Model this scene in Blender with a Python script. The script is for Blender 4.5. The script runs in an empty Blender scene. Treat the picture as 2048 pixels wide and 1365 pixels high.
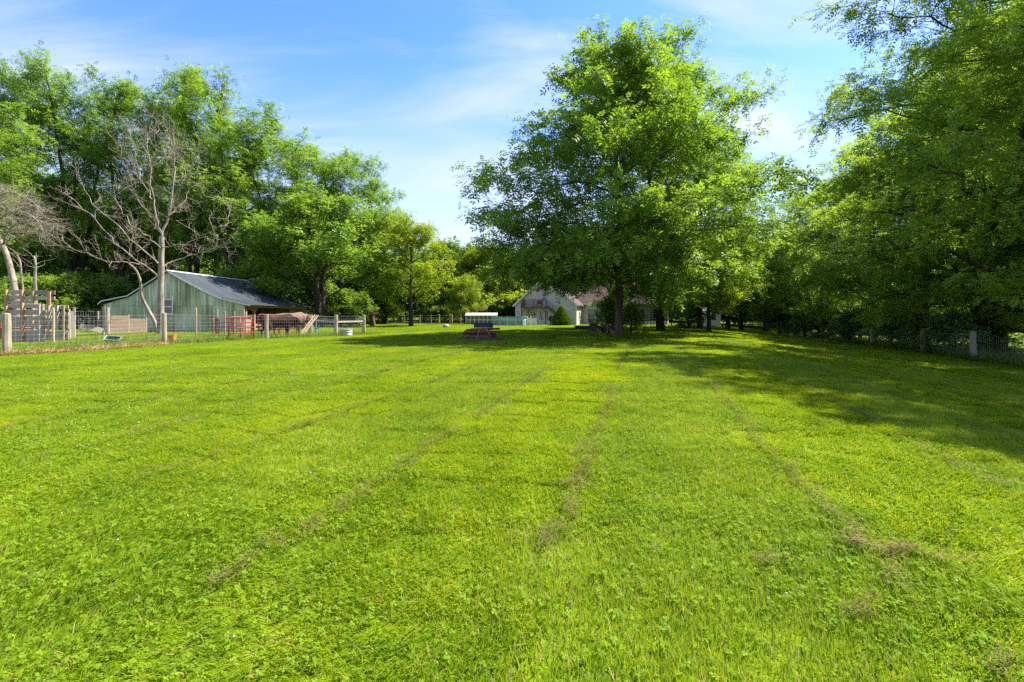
import bpy, bmesh, math, random
import numpy as np
from mathutils import Vector, Matrix, Quaternion

# ------------------------------------------------------------------ camera, sky, sun, exposure
scene = bpy.context.scene
COL = scene.collection
EYE = 1.5            # camera height above the near lawn
F = 922.0            # focal length in pixels of the 2048 px wide picture
HOR = 630.0          # row of the horizon

cam_data = bpy.data.cameras.new('camera')
cam = bpy.data.objects.new('camera', cam_data)
COL.objects.link(cam)
cam.location = (0, 0, EYE)
cam.rotation_euler = (math.radians(90), 0, 0)
cam_data.sensor_width = 36
cam_data.lens = 36 * F / 2048
cam_data.shift_y = -(682.5 - HOR) / 2048
cam_data.clip_end = 3000
scene.camera = cam

SUN_AZ, SUN_EL = math.radians(62), math.radians(53)
world = bpy.data.worlds.new('World')
scene.world = world
world.use_nodes = True


def build_world():
    nt = world.node_tree
    nt.nodes.clear()
    N, L = nt.nodes.new, nt.links.new
    out = N('ShaderNodeOutputWorld')
    bg = N('ShaderNodeBackground')
    bg.inputs['Strength'].default_value = 0.109
    sky = N('ShaderNodeTexSky')
    sky.sky_type = 'NISHITA'
    sky.sun_disc = False
    sky.sun_elevation = SUN_EL
    sky.sun_rotation = SUN_AZ
    sky.air_density = 1.0
    sky.dust_density = 0.15
    sky.ozone_density = 2.2
    hs = N('ShaderNodeHueSaturation')
    hs.inputs['Hue'].default_value = 0.521
    hs.inputs['Saturation'].default_value = 1.3
    hs.inputs['Value'].default_value = 0.88
    L(sky.outputs[0], hs.inputs['Color'])
    # thin cirrus on a high flat layer
    tc = N('ShaderNodeTexCoord')
    sep = N('ShaderNodeSeparateXYZ')
    L(tc.outputs['Generated'], sep.inputs[0])
    za = N('ShaderNodeMath'); za.operation = 'MAXIMUM'; za.inputs[1].default_value = 0.0
    L(sep.outputs['Z'], za.inputs[0])
    zb = N('ShaderNodeMath'); zb.operation = 'ADD'; zb.inputs[1].default_value = 0.12
    L(za.outputs[0], zb.inputs[0])
    dx = N('ShaderNodeMath'); dx.operation = 'DIVIDE'
    dy = N('ShaderNodeMath'); dy.operation = 'DIVIDE'
    L(sep.outputs['X'], dx.inputs[0]); L(zb.outputs[0], dx.inputs[1])
    L(sep.outputs['Y'], dy.inputs[0]); L(zb.outputs[0], dy.inputs[1])
    cmb = N('ShaderNodeCombineXYZ')
    L(dx.outputs[0], cmb.inputs[0]); L(dy.outputs[0], cmb.inputs[1])
    mp = N('ShaderNodeMapping')
    mp.inputs['Rotation'].default_value = (0, 0, math.radians(24))
    mp.inputs['Scale'].default_value = (0.55, 1.5, 1)
    L(cmb.outputs[0], mp.inputs['Vector'])
    n1 = N('ShaderNodeTexNoise')
    n1.inputs['Scale'].default_value = 1.15
    n1.inputs['Detail'].default_value = 9
    n1.inputs['Roughness'].default_value = 0.56
    n1.inputs['Distortion'].default_value = 0.7
    L(mp.outputs[0], n1.inputs['Vector'])
    n2 = N('ShaderNodeTexNoise')
    n2.inputs['Scale'].default_value = 0.55
    n2.inputs['Detail'].default_value = 3
    L(cmb.outputs[0], n2.inputs['Vector'])
    r1 = N('ShaderNodeMapRange')
    r1.inputs[1].default_value = 0.43; r1.inputs[2].default_value = 0.66
    L(n1.outputs[0], r1.inputs[0])
    r2 = N('ShaderNodeMapRange')
    r2.inputs[1].default_value = 0.36; r2.inputs[2].default_value = 0.58
    L(n2.outputs[0], r2.inputs[0])
    mu = N('ShaderNodeMath'); mu.operation = 'MULTIPLY'
    L(r1.outputs[0], mu.inputs[0]); L(r2.outputs[0], mu.inputs[1])
    mu2 = N('ShaderNodeMath'); mu2.operation = 'MULTIPLY'; mu2.inputs[1].default_value = 0.9
    L(mu.outputs[0], mu2.inputs[0])
    # pale milky air low down
    hz = N('ShaderNodeMapRange')
    hz.inputs[1].default_value = 0.02; hz.inputs[2].default_value = 0.5
    hz.inputs[3].default_value = 0.9; hz.inputs[4].default_value = 0.0
    hz.interpolation_type = 'SMOOTHSTEP'
    L(sep.outputs['Z'], hz.inputs[0])
    mxh = N('ShaderNodeMixRGB')
    mxh.inputs[2].default_value = (1.78, 1.92, 2.2, 1)
    L(hz.outputs[0], mxh.inputs[0]); L(hs.outputs[0], mxh.inputs[1])
    mx = N('ShaderNodeMixRGB')
    mx.inputs[2].default_value = (2.1, 2.16, 2.28, 1)
    L(mu2.outputs[0], mx.inputs[0]); L(mxh.outputs[0], mx.inputs[1])
    L(mx.outputs[0], bg.inputs['Color'])
    L(bg.outputs[0], out.inputs['Surface'])


build_world()

SUN_DIR = Vector((math.sin(SUN_AZ) * math.cos(SUN_EL), math.cos(SUN_AZ) * math.cos(SUN_EL), math.sin(SUN_EL)))
sl = bpy.data.lights.new('sun', 'SUN')
sl.energy = 3.5
sl.angle = math.radians(0.55)
sl.color = (1.0, 0.93, 0.80)
sun = bpy.data.objects.new('sun', sl)
COL.objects.link(sun)
sun.location = SUN_DIR * 100
sun.rotation_euler = SUN_DIR.to_track_quat('Z', 'Y').to_euler()

vs = scene.view_settings
vs.view_transform = 'Standard'
vs.look = 'None'
vs.gamma = 1.0
vs.use_curve_mapping = False
vs.exposure = 2.15

scene.render.engine = 'CYCLES'
cy = scene.cycles
cy.max_bounces = 9
cy.diffuse_bounces = 5
cy.glossy_bounces = 2
cy.transmission_bounces = 6
cy.transparent_max_bounces = 6
cy.caustics_reflective = False
cy.caustics_refractive = False
cy.use_denoising = False
cy.denoiser = 'OPENIMAGEDENOISE'
cy.denoising_input_passes = 'RGB_ALBEDO_NORMAL'
cy.denoising_prefilter = 'ACCURATE'
cy.sample_clamp_indirect = 6


# ------------------------------------------------------------------ helpers
def P(px, py, Y):
    """The point of the place at depth Y that stands at (px, py) of the photograph."""
    return Vector(((px - 1024) / F * Y, Y, EYE + (HOR - py) / F * Y))


def XY(px, Y):
    return (px - 1024) / F * Y, Y


def sstep(a, b, v):
    t = np.clip((np.asarray(v, float) - a) / (b - a), 0, 1)
    return t * t * (3 - 2 * t)


def fence_right_x(y):
    return 21 + (np.asarray(y, float) - 21) * 0.37


def fence_left_x(y):
    return -16 + (np.asarray(y, float) - 14.6) * 0.382


def gz(x, y):
    """Height of the ground."""
    x = np.asarray(x, float); y = np.asarray(y, float)
    d = fence_right_x(y) - x
    drop = (0.8 + 0.25 * sstep(20, 55, y)) * (1 - sstep(-1, 14.5, d)) * sstep(-6, 14, y)
    z = 0.2 * sstep(3, 15, y) - drop
    z = z + 0.022 * np.sin(x * 0.83 + 1.1) * np.sin(y * 0.71) * sstep(3, 9, y)
    z = z + 0.05 * np.sin(x * 0.19 + 0.4) * np.sin(y * 0.16 + 2.0) * sstep(6, 20, y)
    return z


def G(x, y):
    return float(gz(x, y))


def V(x, y, dz=0.0):
    return Vector((x, y, G(x, y) + dz))


def mesh_np(name, verts, quads=None, tris=None):
    me = bpy.data.meshes.new(name)
    verts = np.asarray(verts, np.float32)
    q = np.zeros((0, 4), np.int32) if quads is None else np.asarray(quads, np.int32).reshape(-1, 4)
    t = np.zeros((0, 3), np.int32) if tris is None else np.asarray(tris, np.int32).reshape(-1, 3)
    me.vertices.add(len(verts))
    me.vertices.foreach_set('co', verts.ravel())
    nl = q.size + t.size
    me.loops.add(nl)
    me.loops.foreach_set('vertex_index', np.concatenate([q.ravel(), t.ravel()]).astype(np.int32))
    me.polygons.add(len(q) + len(t))
    starts = np.concatenate([np.arange(len(q)) * 4, q.size + np.arange(len(t)) * 3]).astype(np.int32)
    me.polygons.foreach_set('loop_start', starts)
    me.update(calc_edges=True)
    me.validate()
    return me


def obj(name, me, material=None, parent=None, loc=(0, 0, 0), rot=None, scale=None):
    o = bpy.data.objects.new(name, me)
    COL.objects.link(o)
    if material is not None and me is not None and len(me.materials) == 0:
        me.materials.append(material)
    if parent is not None:
        o.parent = parent
    o.location = loc
    if rot is not None:
        o.rotation_euler = rot
    if scale is not None:
        o.scale = scale
    return o


def tag(o, label=None, cat=None, group=None, kind=None):
    if label: o['label'] = label
    if cat: o['category'] = cat
    if group: o['group'] = group
    if kind: o['kind'] = kind
    return o


def thing(name, label, cat, loc=(0, 0, 0), rz=0.0, group=None):
    o = bpy.data.objects.new(name, None)
    COL.objects.link(o)
    o.empty_display_size = 0.3
    o.location = loc
    o.rotation_euler = (0, 0, rz)
    return tag(o, label, cat, group, 'thing')


class MB:
    """Collects plain geometry for one mesh."""
    def __init__(self):
        self.v, self.f = [], []

    def add(self, verts, faces):
        n = len(self.v)
        self.v += [tuple(p) for p in verts]
        self.f += [tuple(i + n for i in f) for f in faces]
        return self

    def box(self, x0, x1, y0, y1, z0, z1):
        self.add([(x0, y0, z0), (x1, y0, z0), (x1, y1, z0), (x0, y1, z0), (x0, y0, z1), (x1, y0, z1), (x1, y1, z1), (x0, y1, z1)],
                 [(0, 3, 2, 1), (4, 5, 6, 7), (0, 1, 5, 4), (1, 2, 6, 5), (2, 3, 7, 6), (3, 0, 4, 7)])
        return self

    def bar(self, p0, p1, w, h=None):
        p0, p1 = Vector(p0), Vector(p1)
        h = w if h is None else h
        q = (p1 - p0).to_track_quat('X', 'Z')
        a, b = q @ Vector((0, 1, 0)), q @ Vector((0, 0, 1))
        vs_ = []
        for p in (p0, p1):
            for s, t in ((-1, -1), (1, -1), (1, 1), (-1, 1)):
                vs_.append(p + a * s * w / 2 + b * t * h / 2)
        self.add(vs_, [(3, 2, 1, 0), (4, 5, 6, 7), (0, 1, 5, 4), (1, 2, 6, 5), (2, 3, 7, 6), (3, 0, 4, 7)])
        return self

    def tube(self, pts, radii, sides=6, caps=True):
        pts = [Vector(p) for p in pts]
        n = len(pts)
        if not hasattr(radii, '__len__'):
            radii = [radii] * n
        ref = None
        rings = []
        for i, p in enumerate(pts):
            t = (pts[min(i + 1, n - 1)] - pts[max(i - 1, 0)])
            if t.length < 1e-9: t = Vector((0, 0, 1))
            t.normalize()
            if ref is None:
                ref = t.orthogonal().normalized()
            ref = (ref - t * ref.dot(t))
            if ref.length < 1e-6: ref = t.orthogonal()
            ref.normalize()
            b = t.cross(ref)
            rings.append([p + (ref * math.cos(2 * math.pi * k / sides) + b * math.sin(2 * math.pi * k / sides)) * radii[i] for k in range(sides)])
        base = len(self.v)
        fs = []
        for i in range(n - 1):
            for k in range(sides):
                k2 = (k + 1) % sides
                fs.append((i * sides + k, i * sides + k2, (i + 1) * sides + k2, (i + 1) * sides + k))
        if caps:
            fs.append(tuple(range(sides))[::-1])
            fs.append(tuple((n - 1) * sides + k for k in range(sides)))
        self.add([p for r in rings for p in r], fs)
        return self

    def lathe(self, prof, sides=20, c=(0, 0, 0)):
        vs_, fs = [], []
        n = len(prof)
        for r, z in prof:
            for k in range(sides):
                a = 2 * math.pi * k / sides
                vs_.append((c[0] + r * math.cos(a), c[1] + r * math.sin(a), c[2] + z))
        for i in range(n - 1):
            for k in range(sides):
                k2 = (k + 1) % sides
                fs.append((i * sides + k, i * sides + k2, (i + 1) * sides + k2, (i + 1) * sides + k))
        self.add(vs_, fs)
        return self

    def mesh(self, name, smooth=False):
        me = bpy.data.meshes.new(name)
        me.from_pydata(self.v, [], self.f)
        me.update()
        if smooth:
            me.polygons.foreach_set('use_smooth', [True] * len(me.polygons))
        return me

    def build(self, name, material, parent=None, loc=(0, 0, 0), smooth=False):
        return obj(name, self.mesh(name, smooth), material, parent, loc)


# ------------------------------------------------------------------ materials
def nodes_of(name):
    m = bpy.data.materials.new(name)
    m.use_nodes = True
    nt = m.node_tree
    nt.nodes.clear()
    out = nt.nodes.new('ShaderNodeOutputMaterial')
    return m, nt, nt.nodes.new, nt.links.new, out


def ramp(nt, stops):
    r = nt.nodes.new('ShaderNodeValToRGB')
    e = r.color_ramp.elements
    while len(e) < len(stops): e.new(0.5)
    for k, (p, c) in enumerate(stops):
        e[k].position = p
        e[k].color = (c[0], c[1], c[2], 1)
    return r


def surf(name, stops, scale=4.0, vec_scale=(1, 1, 1), rough=0.8, bump=0.2, metal=0.0, detail=6, space='Object', spec=0.3, jitter=True, bump_scale=None):
    """A rough surface whose colour runs over STOPS with a noise; the noise is stretched by vec_scale."""
    m, nt, N, L, out = nodes_of(name)
    b = N('ShaderNodeBsdfPrincipled')
    tc = N('ShaderNodeTexCoord')
    mp = N('ShaderNodeMapping')
    mp.inputs['Scale'].default_value = vec_scale
    src = tc.outputs[space] if space != 'World' else N('ShaderNodeNewGeometry').outputs['Position']
    L(src, mp.inputs['Vector'])
    if jitter:
        oi = N('ShaderNodeObjectInfo')
        ml = N('ShaderNodeMath'); ml.operation = 'MULTIPLY'; ml.inputs[1].default_value = 37.0
        L(oi.outputs['Random'], ml.inputs[0])
        cb = N('ShaderNodeCombineXYZ')
        for k in range(3): L(ml.outputs[0], cb.inputs[k])
        L(cb.outputs[0], mp.inputs['Location'])
    n = N('ShaderNodeTexNoise')
    n.inputs['Scale'].default_value = scale
    n.inputs['Detail'].default_value = detail
    n.inputs['Roughness'].default_value = 0.62
    L(mp.outputs[0], n.inputs['Vector'])
    r = ramp(nt, stops)
    L(n.outputs[0], r.inputs[0])
    L(r.outputs[0], b.inputs['Base Color'])
    b.inputs['Roughness'].default_value = rough
    b.inputs['Metallic'].default_value = metal
    b.inputs['Specular IOR Level'].default_value = spec
    if bump:
        bp = N('ShaderNodeBump')
        bp.inputs['Strength'].default_value = bump
        bp.inputs['Distance'].default_value = 0.02
        n2 = N('ShaderNodeTexNoise')
        n2.inputs['Scale'].default_value = bump_scale or scale * 2.2
        n2.inputs['Detail'].default_value = 6
        L(mp.outputs[0], n2.inputs['Vector'])
        L(n2.outputs[0], bp.inputs['Height'])
        L(bp.outputs[0], b.inputs['Normal'])
    L(b.outputs[0], out.inputs['Surface'])
    return m


def leaf_mat(name, dark, mid, light, trans=0.4, noise_scale=0.35, gloss=0.012, tr_tint=(1.2, 1.18, 0.5), spread=0.5, space='World'):
    """Leaves: diffuse plus light let through, each leaf with its own tone."""
    m, nt, N, L, out = nodes_of(name)
    geo = N('ShaderNodeNewGeometry')
    n = N('ShaderNodeTexNoise')
    n.inputs['Scale'].default_value = noise_scale
    n.inputs['Detail'].default_value = 4
    L(geo.outputs['Position'], n.inputs['Vector'])
    mr = N('ShaderNodeMapRange')
    mr.inputs[1].default_value = 0.3; mr.inputs[2].default_value = 0.7
    L(n.outputs[0], mr.inputs[0])
    mxv = N('ShaderNodeMix')
    mxv.inputs[0].default_value = spread
    L(mr.outputs[0], mxv.inputs[2]); L(geo.outputs['Random Per Island'], mxv.inputs[3])
    r = ramp(nt, [(0.05, dark), (0.5, mid), (0.95, light)])
    L(mxv.outputs[0], r.inputs[0])
    d = N('ShaderNodeBsdfDiffuse')
    t = N('ShaderNodeBsdfTranslucent')
    g = N('ShaderNodeBsdfGlossy')
    g.inputs['Roughness'].default_value = 0.42
    g.inputs['Color'].default_value = (0.9, 0.95, 0.85, 1)
    tint = N('ShaderNodeMixRGB'); tint.blend_type = 'MULTIPLY'
    tint.inputs[0].default_value = 1.0
    tint.inputs[2].default_value = (*tr_tint, 1)
    L(r.outputs[0], d.inputs[0]); L(r.outputs[0], tint.inputs[1]); L(tint.outputs[0], t.inputs[0])
    m1 = N('ShaderNodeMixShader'); m1.inputs[0].default_value = trans
    L(d.outputs[0], m1.inputs[1]); L(t.outputs[0], m1.inputs[2])
    m2 = N('ShaderNodeMixShader'); m2.inputs[0].default_value = gloss
    L(m1.outputs[0], m2.inputs[1]); L(g.outputs[0], m2.inputs[2])
    L(m2.outputs[0], out.inputs['Surface'])
    return m


def plain(name, color, rough=0.6, metal=0.0, spec=0.4):
    return surf(name, [(0.3, tuple(c * 0.85 for c in color)), (0.7, color)], 6, rough=rough, metal=metal, bump=0.05, spec=spec)


M = {}
M['bark'] = surf('bark', [(0.25, (0.035, 0.026, 0.018)), (0.55, (0.10, 0.078, 0.055)), (0.8, (0.19, 0.155, 0.115))], 5, (1.6, 1.6, 0.35), 0.9, 0.9, spec=0.1, jitter=False)
M['bark_dark'] = surf('bark_dark', [(0.3, (0.02, 0.016, 0.012)), (0.7, (0.075, 0.06, 0.045))], 5, (1.6, 1.6, 0.35), 0.92, 0.8, spec=0.1, jitter=False)
M['deadwood'] = surf('deadwood', [(0.25, (0.12, 0.092, 0.068)), (0.5, (0.27, 0.222, 0.17)), (0.78, (0.44, 0.40, 0.34))], 3.5, (1.5, 1.5, 0.5), 0.85, 0.6, spec=0.1, jitter=False)
M['post'] = surf('weathered_post', [(0.25, (0.15, 0.12, 0.078)), (0.5, (0.35, 0.305, 0.21)), (0.8, (0.53, 0.48, 0.36))], 7, (3, 3, 0.8), 0.9, 0.5, spec=0.1)
M['stake'] = surf('tan_stake', [(0.2, (0.28, 0.21, 0.12)), (0.8, (0.52, 0.42, 0.27))], 6, (3, 3, 0.6), 0.85, 0.3, spec=0.1)
M['plank_grey'] = surf('grey_plank', [(0.2, (0.19, 0.155, 0.12)), (0.5, (0.40, 0.345, 0.27)), (0.85, (0.56, 0.50, 0.41))], 3, (1.2, 9, 9), 0.9, 0.4, spec=0.1)
M['plank_tan'] = surf('tan_plank', [(0.2, (0.12, 0.085, 0.055)), (0.5, (0.27, 0.205, 0.145)), (0.85, (0.40, 0.33, 0.255))], 3, (1.2, 9, 9), 0.9, 0.4, spec=0.1)
M['plank_orange'] = surf('orange_plank', [(0.2, (0.30, 0.165, 0.08)), (0.8, (0.52, 0.34, 0.20))], 3, (1.2, 9, 9), 0.88, 0.3, spec=0.1)
M['timber'] = surf('barn_timber', [(0.2, (0.19, 0.105, 0.05)), (0.8, (0.42, 0.27, 0.15))], 3, (1.2, 9, 9), 0.88, 0.3, spec=0.1)
M['galv'] = surf('galvanised_wire', [(0.3, (0.26, 0.27, 0.26)), (0.7, (0.40, 0.41, 0.40))], 3, rough=0.55, bump=0, metal=0.2)
M['tank'] = surf('galvanised_tank', [(0.25, (0.30, 0.31, 0.31)), (0.75, (0.52, 0.53, 0.52))], 5, rough=0.5, bump=0.15, metal=0.35)
M['red_tube'] = surf('red_gate_paint', [(0.25, (0.17, 0.022, 0.02)), (0.7, (0.33, 0.035, 0.035))], 6, rough=0.5, bump=0.1, spec=0.4)
M['teal'] = plain('teal_paint', (0.08, 0.33, 0.34), 0.5)
M['orange'] = plain('orange_plastic', (0.75, 0.22, 0.025), 0.5)
M['orange_steel'] = surf('orange_steel', [(0.25, (0.32, 0.06, 0.012)), (0.7, (0.62, 0.17, 0.03))], 6, rough=0.55, bump=0.1)
M['green_tub'] = plain('green_plastic', (0.035, 0.12, 0.085), 0.55)
M['rock'] = surf('pale_rock', [(0.25, (0.22, 0.19, 0.14)), (0.75, (0.48, 0.43, 0.34))], 4, rough=0.9, bump=0.8)
M['rust'] = surf('rusty_steel', [(0.25, (0.06, 0.022, 0.012)), (0.5, (0.28, 0.085, 0.026)), (0.8, (0.50, 0.19, 0.06))], 5, (0.6, 5, 5), 0.85, 0.4, spec=0.2)
M['char'] = surf('charred_steel', [(0.3, (0.012, 0.013, 0.015)), (0.8, (0.06, 0.06, 0.06))], 6, rough=0.7, bump=0.4)
M['ash'] = surf('ash_soil', [(0.25, (0.03, 0.024, 0.02)), (0.75, (0.13, 0.105, 0.08))], 9, rough=0.95, bump=0.8, spec=0.05)
M['log_bark'] = surf('log_bark', [(0.25, (0.03, 0.022, 0.016)), (0.75, (0.13, 0.095, 0.065))], 6, (0.5, 4, 4), 0.92, 0.8, spec=0.1)
M['log_end'] = surf('log_end', [(0.25, (0.15, 0.10, 0.065)), (0.75, (0.34, 0.25, 0.17))], 7, rough=0.9, bump=0.3)
M['white'] = surf('white_trim', [(0.3, (0.70, 0.70, 0.68)), (0.7, (0.80, 0.80, 0.78))], 3, rough=0.55, bump=0.05)
M['old_white'] = surf('weathered_white', [(0.25, (0.30, 0.285, 0.26)), (0.55, (0.44, 0.43, 0.41)), (0.8, (0.52, 0.51, 0.49))], 2.5, (3, 1, 1), 0.6, 0.1)
M['deck'] = surf('deck_wood', [(0.25, (0.07, 0.045, 0.032)), (0.75, (0.20, 0.145, 0.105))], 4, (1, 6, 6), 0.85, 0.3, spec=0.1)
M['black'] = plain('black_steel', (0.02, 0.02, 0.022), 0.5)
M['yellow'] = plain('yellow_fabric', (0.55, 0.38, 0.03), 0.8)
M['cream'] = plain('cream_vinyl', (0.62, 0.58, 0.49), 0.6)
M['mint'] = plain('mint_liner', (0.33, 0.62, 0.56), 0.5)
M['pool_grey'] = surf('pool_wall', [(0.3, (0.20, 0.26, 0.27)), (0.7, (0.30, 0.36, 0.36))], 3, rough=0.5, bump=0.05)
M['net'] = plain('black_net', (0.035, 0.035, 0.04), 0.9)
M['hay'] = leaf_mat('dry_hay', (0.26, 0.16, 0.06), (0.46, 0.32, 0.13), (0.62, 0.48, 0.24), 0.15, 0.8, 0.0, (1, 1, 0.9))
M['clip'] = leaf_mat('dry_clippings', (0.06, 0.05, 0.018), (0.125, 0.105, 0.036), (0.24, 0.20, 0.075), 0.12, 1.5, 0.0, (1, 1, 0.9))


def glass_mat():
    m, nt, N, L, out = nodes_of('window_glass')
    b = N('ShaderNodeBsdfPrincipled')
    b.inputs['Base Color'].default_value = (0.035, 0.045, 0.05, 1)
    b.inputs['Roughness'].default_value = 0.06
    b.inputs['Specular IOR Level'].default_value = 0.8
    L(b.outputs[0], out.inputs['Surface'])
    return m


M['glass'] = glass_mat()


def screen_mat(name, color, density):
    """An open woven net: part of the light goes straight through."""
    m, nt, N, L, out = nodes_of(name)
    d = N('ShaderNodeBsdfDiffuse'); d.inputs[0].default_value = (*color, 1)
    t = N('ShaderNodeBsdfTransparent')
    mx = N('ShaderNodeMixShader'); mx.inputs[0].default_value = density
    L(t.outputs[0], mx.inputs[1]); L(d.outputs[0], mx.inputs[2])
    L(mx.outputs[0], out.inputs['Surface'])
    return m


M['screen'] = screen_mat('trampoline_net', (0.03, 0.03, 0.035), 0.55)
M['coop_wire'] = screen_mat('coop_wire', (0.35, 0.35, 0.34), 0.28)


def sheet_mat():
    """Old green paint on corrugated steel: worn in long streaks down to pale zinc."""
    m, nt, N, L, out = nodes_of('green_corrugated_steel')
    b = N('ShaderNodeBsdfPrincipled')
    tc = N('ShaderNodeNewGeometry')
    mp = N('ShaderNodeMapping'); mp.inputs['Scale'].default_value = (7.5, 7.5, 0.28)
    L(tc.outputs['Position'], mp.inputs[0])
    n = N('ShaderNodeTexNoise'); n.inputs['Scale'].default_value = 1.0; n.inputs['Detail'].default_value = 5; n.inputs['Roughness'].default_value = 0.6
    L(mp.outputs[0], n.inputs['Vector'])
    mp2 = N('ShaderNodeMapping'); mp2.inputs['Scale'].default_value = (0.7, 0.7, 0.5)
    L(tc.outputs['Position'], mp2.inputs[0])
    n2 = N('ShaderNodeTexNoise'); n2.inputs['Scale'].default_value = 1.0; n2.inputs['Detail'].default_value = 4
    L(mp2.outputs[0], n2.inputs['Vector'])
    ad = N('ShaderNodeMath'); ad.operation = 'MULTIPLY_ADD'; ad.inputs[1].default_value = 0.5; ad.inputs[2].default_value = -0.25
    L(n2.outputs[0], ad.inputs[0])
    sm = N('ShaderNodeMath'); sm.operation = 'ADD'
    L(n.outputs[0], sm.inputs[0]); L(ad.outputs[0], sm.inputs[1])
    oi = N('ShaderNodeObjectInfo')
    jt = N('ShaderNodeMath'); jt.operation = 'MULTIPLY_ADD'; jt.inputs[1].default_value = 0.12; jt.inputs[2].default_value = -0.06
    L(oi.outputs['Random'], jt.inputs[0])
    s2 = N('ShaderNodeMath'); s2.operation = 'ADD'
    L(sm.outputs[0], s2.inputs[0]); L(jt.outputs[0], s2.inputs[1])
    r = ramp(nt, [(0.26, (0.16, 0.20, 0.085)), (0.40, (0.30, 0.345, 0.165)), (0.52, (0.48, 0.52, 0.30)), (0.62, (0.62, 0.65, 0.46)), (0.76, (0.75, 0.76, 0.63))])
    L(s2.outputs[0], r.inputs[0])
    L(r.outputs[0], b.inputs['Base Color'])
    b.inputs['Roughness'].default_value = 0.6
    b.inputs['Specular IOR Level'].default_value = 0.3
    L(b.outputs[0], out.inputs['Surface'])
    return m


M['sheet'] = sheet_mat()
M['roof_steel'] = surf('grey_steel_roof', [(0.25, (0.030, 0.038, 0.045)), (0.5, (0.044, 0.054, 0.062)), (0.8, (0.068, 0.080, 0.088))], 1.2, (0.5, 2.5, 0.5), 0.5, 0.0, 0.1, space='World', jitter=False)
M['ridge'] = surf('ridge_steel', [(0.3, (0.5, 0.5, 0.5)), (0.7, (0.62, 0.62, 0.62))], 3, rough=0.5, metal=0.2, bump=0)


def siding_mat(name, c0, c1, pitch=0.19):
    m, nt, N, L, out = nodes_of(name)
    b = N('ShaderNodeBsdfPrincipled')
    tc = N('ShaderNodeNewGeometry')
    n = N('ShaderNodeTexNoise'); n.inputs['Scale'].default_value = 1.3; n.inputs['Detail'].default_value = 5
    L(tc.outputs['Position'], n.inputs['Vector'])
    r = ramp(nt, [(0.3, c0), (0.7, c1)])
    L(n.outputs[0], r.inputs[0])
    L(r.outputs[0], b.inputs['Base Color'])
    b.inputs['Roughness'].default_value = 0.65
    L(b.outputs[0], out.inputs['Surface'])
    return m


M['siding'] = siding_mat('tan_siding', (0.58, 0.51, 0.38), (0.66, 0.59, 0.45))
M['shingle'] = surf('red_brown_shingles', [(0.25, (0.055, 0.030, 0.025)), (0.5, (0.092, 0.052, 0.042)), (0.8, (0.135, 0.08, 0.066))], 9, (1, 1, 2.5), 0.9, 0.5, space='World', jitter=False)

M['leaf_walnut'] = leaf_mat('walnut_leaves', (0.100, 0.195, 0.030), (0.180, 0.300, 0.040), (0.27, 0.39, 0.055), 0.5, 0.45)
M['leaf_locust'] = leaf_mat('locust_leaves', (0.105, 0.210, 0.038), (0.190, 0.315, 0.048), (0.28, 0.40, 0.058), 0.5, 0.30)
M['leaf_bright'] = leaf_mat('bright_leaves', (0.150, 0.230, 0.018), (0.245, 0.330, 0.024), (0.35, 0.41, 0.034), 0.5, 0.4)
M['leaf_honey'] = leaf_mat('honey_locust_leaves', (0.135, 0.240, 0.040), (0.225, 0.345, 0.052), (0.32, 0.43, 0.062), 0.52, 0.4)
M['leaf_dark'] = leaf_mat('dark_leaves', (0.090, 0.170, 0.030), (0.160, 0.255, 0.040), (0.24, 0.34, 0.048), 0.48, 0.4)
M['leaf_blue'] = leaf_mat('bluish_leaves', (0.085, 0.170, 0.088), (0.155, 0.265, 0.125), (0.23, 0.35, 0.16), 0.45, 0.5)
M['leaf_yew'] = leaf_mat('dense_conifer', (0.060, 0.120, 0.010), (0.115, 0.19, 0.016), (0.19, 0.27, 0.022), 0.2, 1.5)
M['leaf_weed'] = leaf_mat('weed_leaves', (0.080, 0.135, 0.026), (0.15, 0.215, 0.045), (0.26, 0.29, 0.10), 0.4, 0.7, 0.0)


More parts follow.
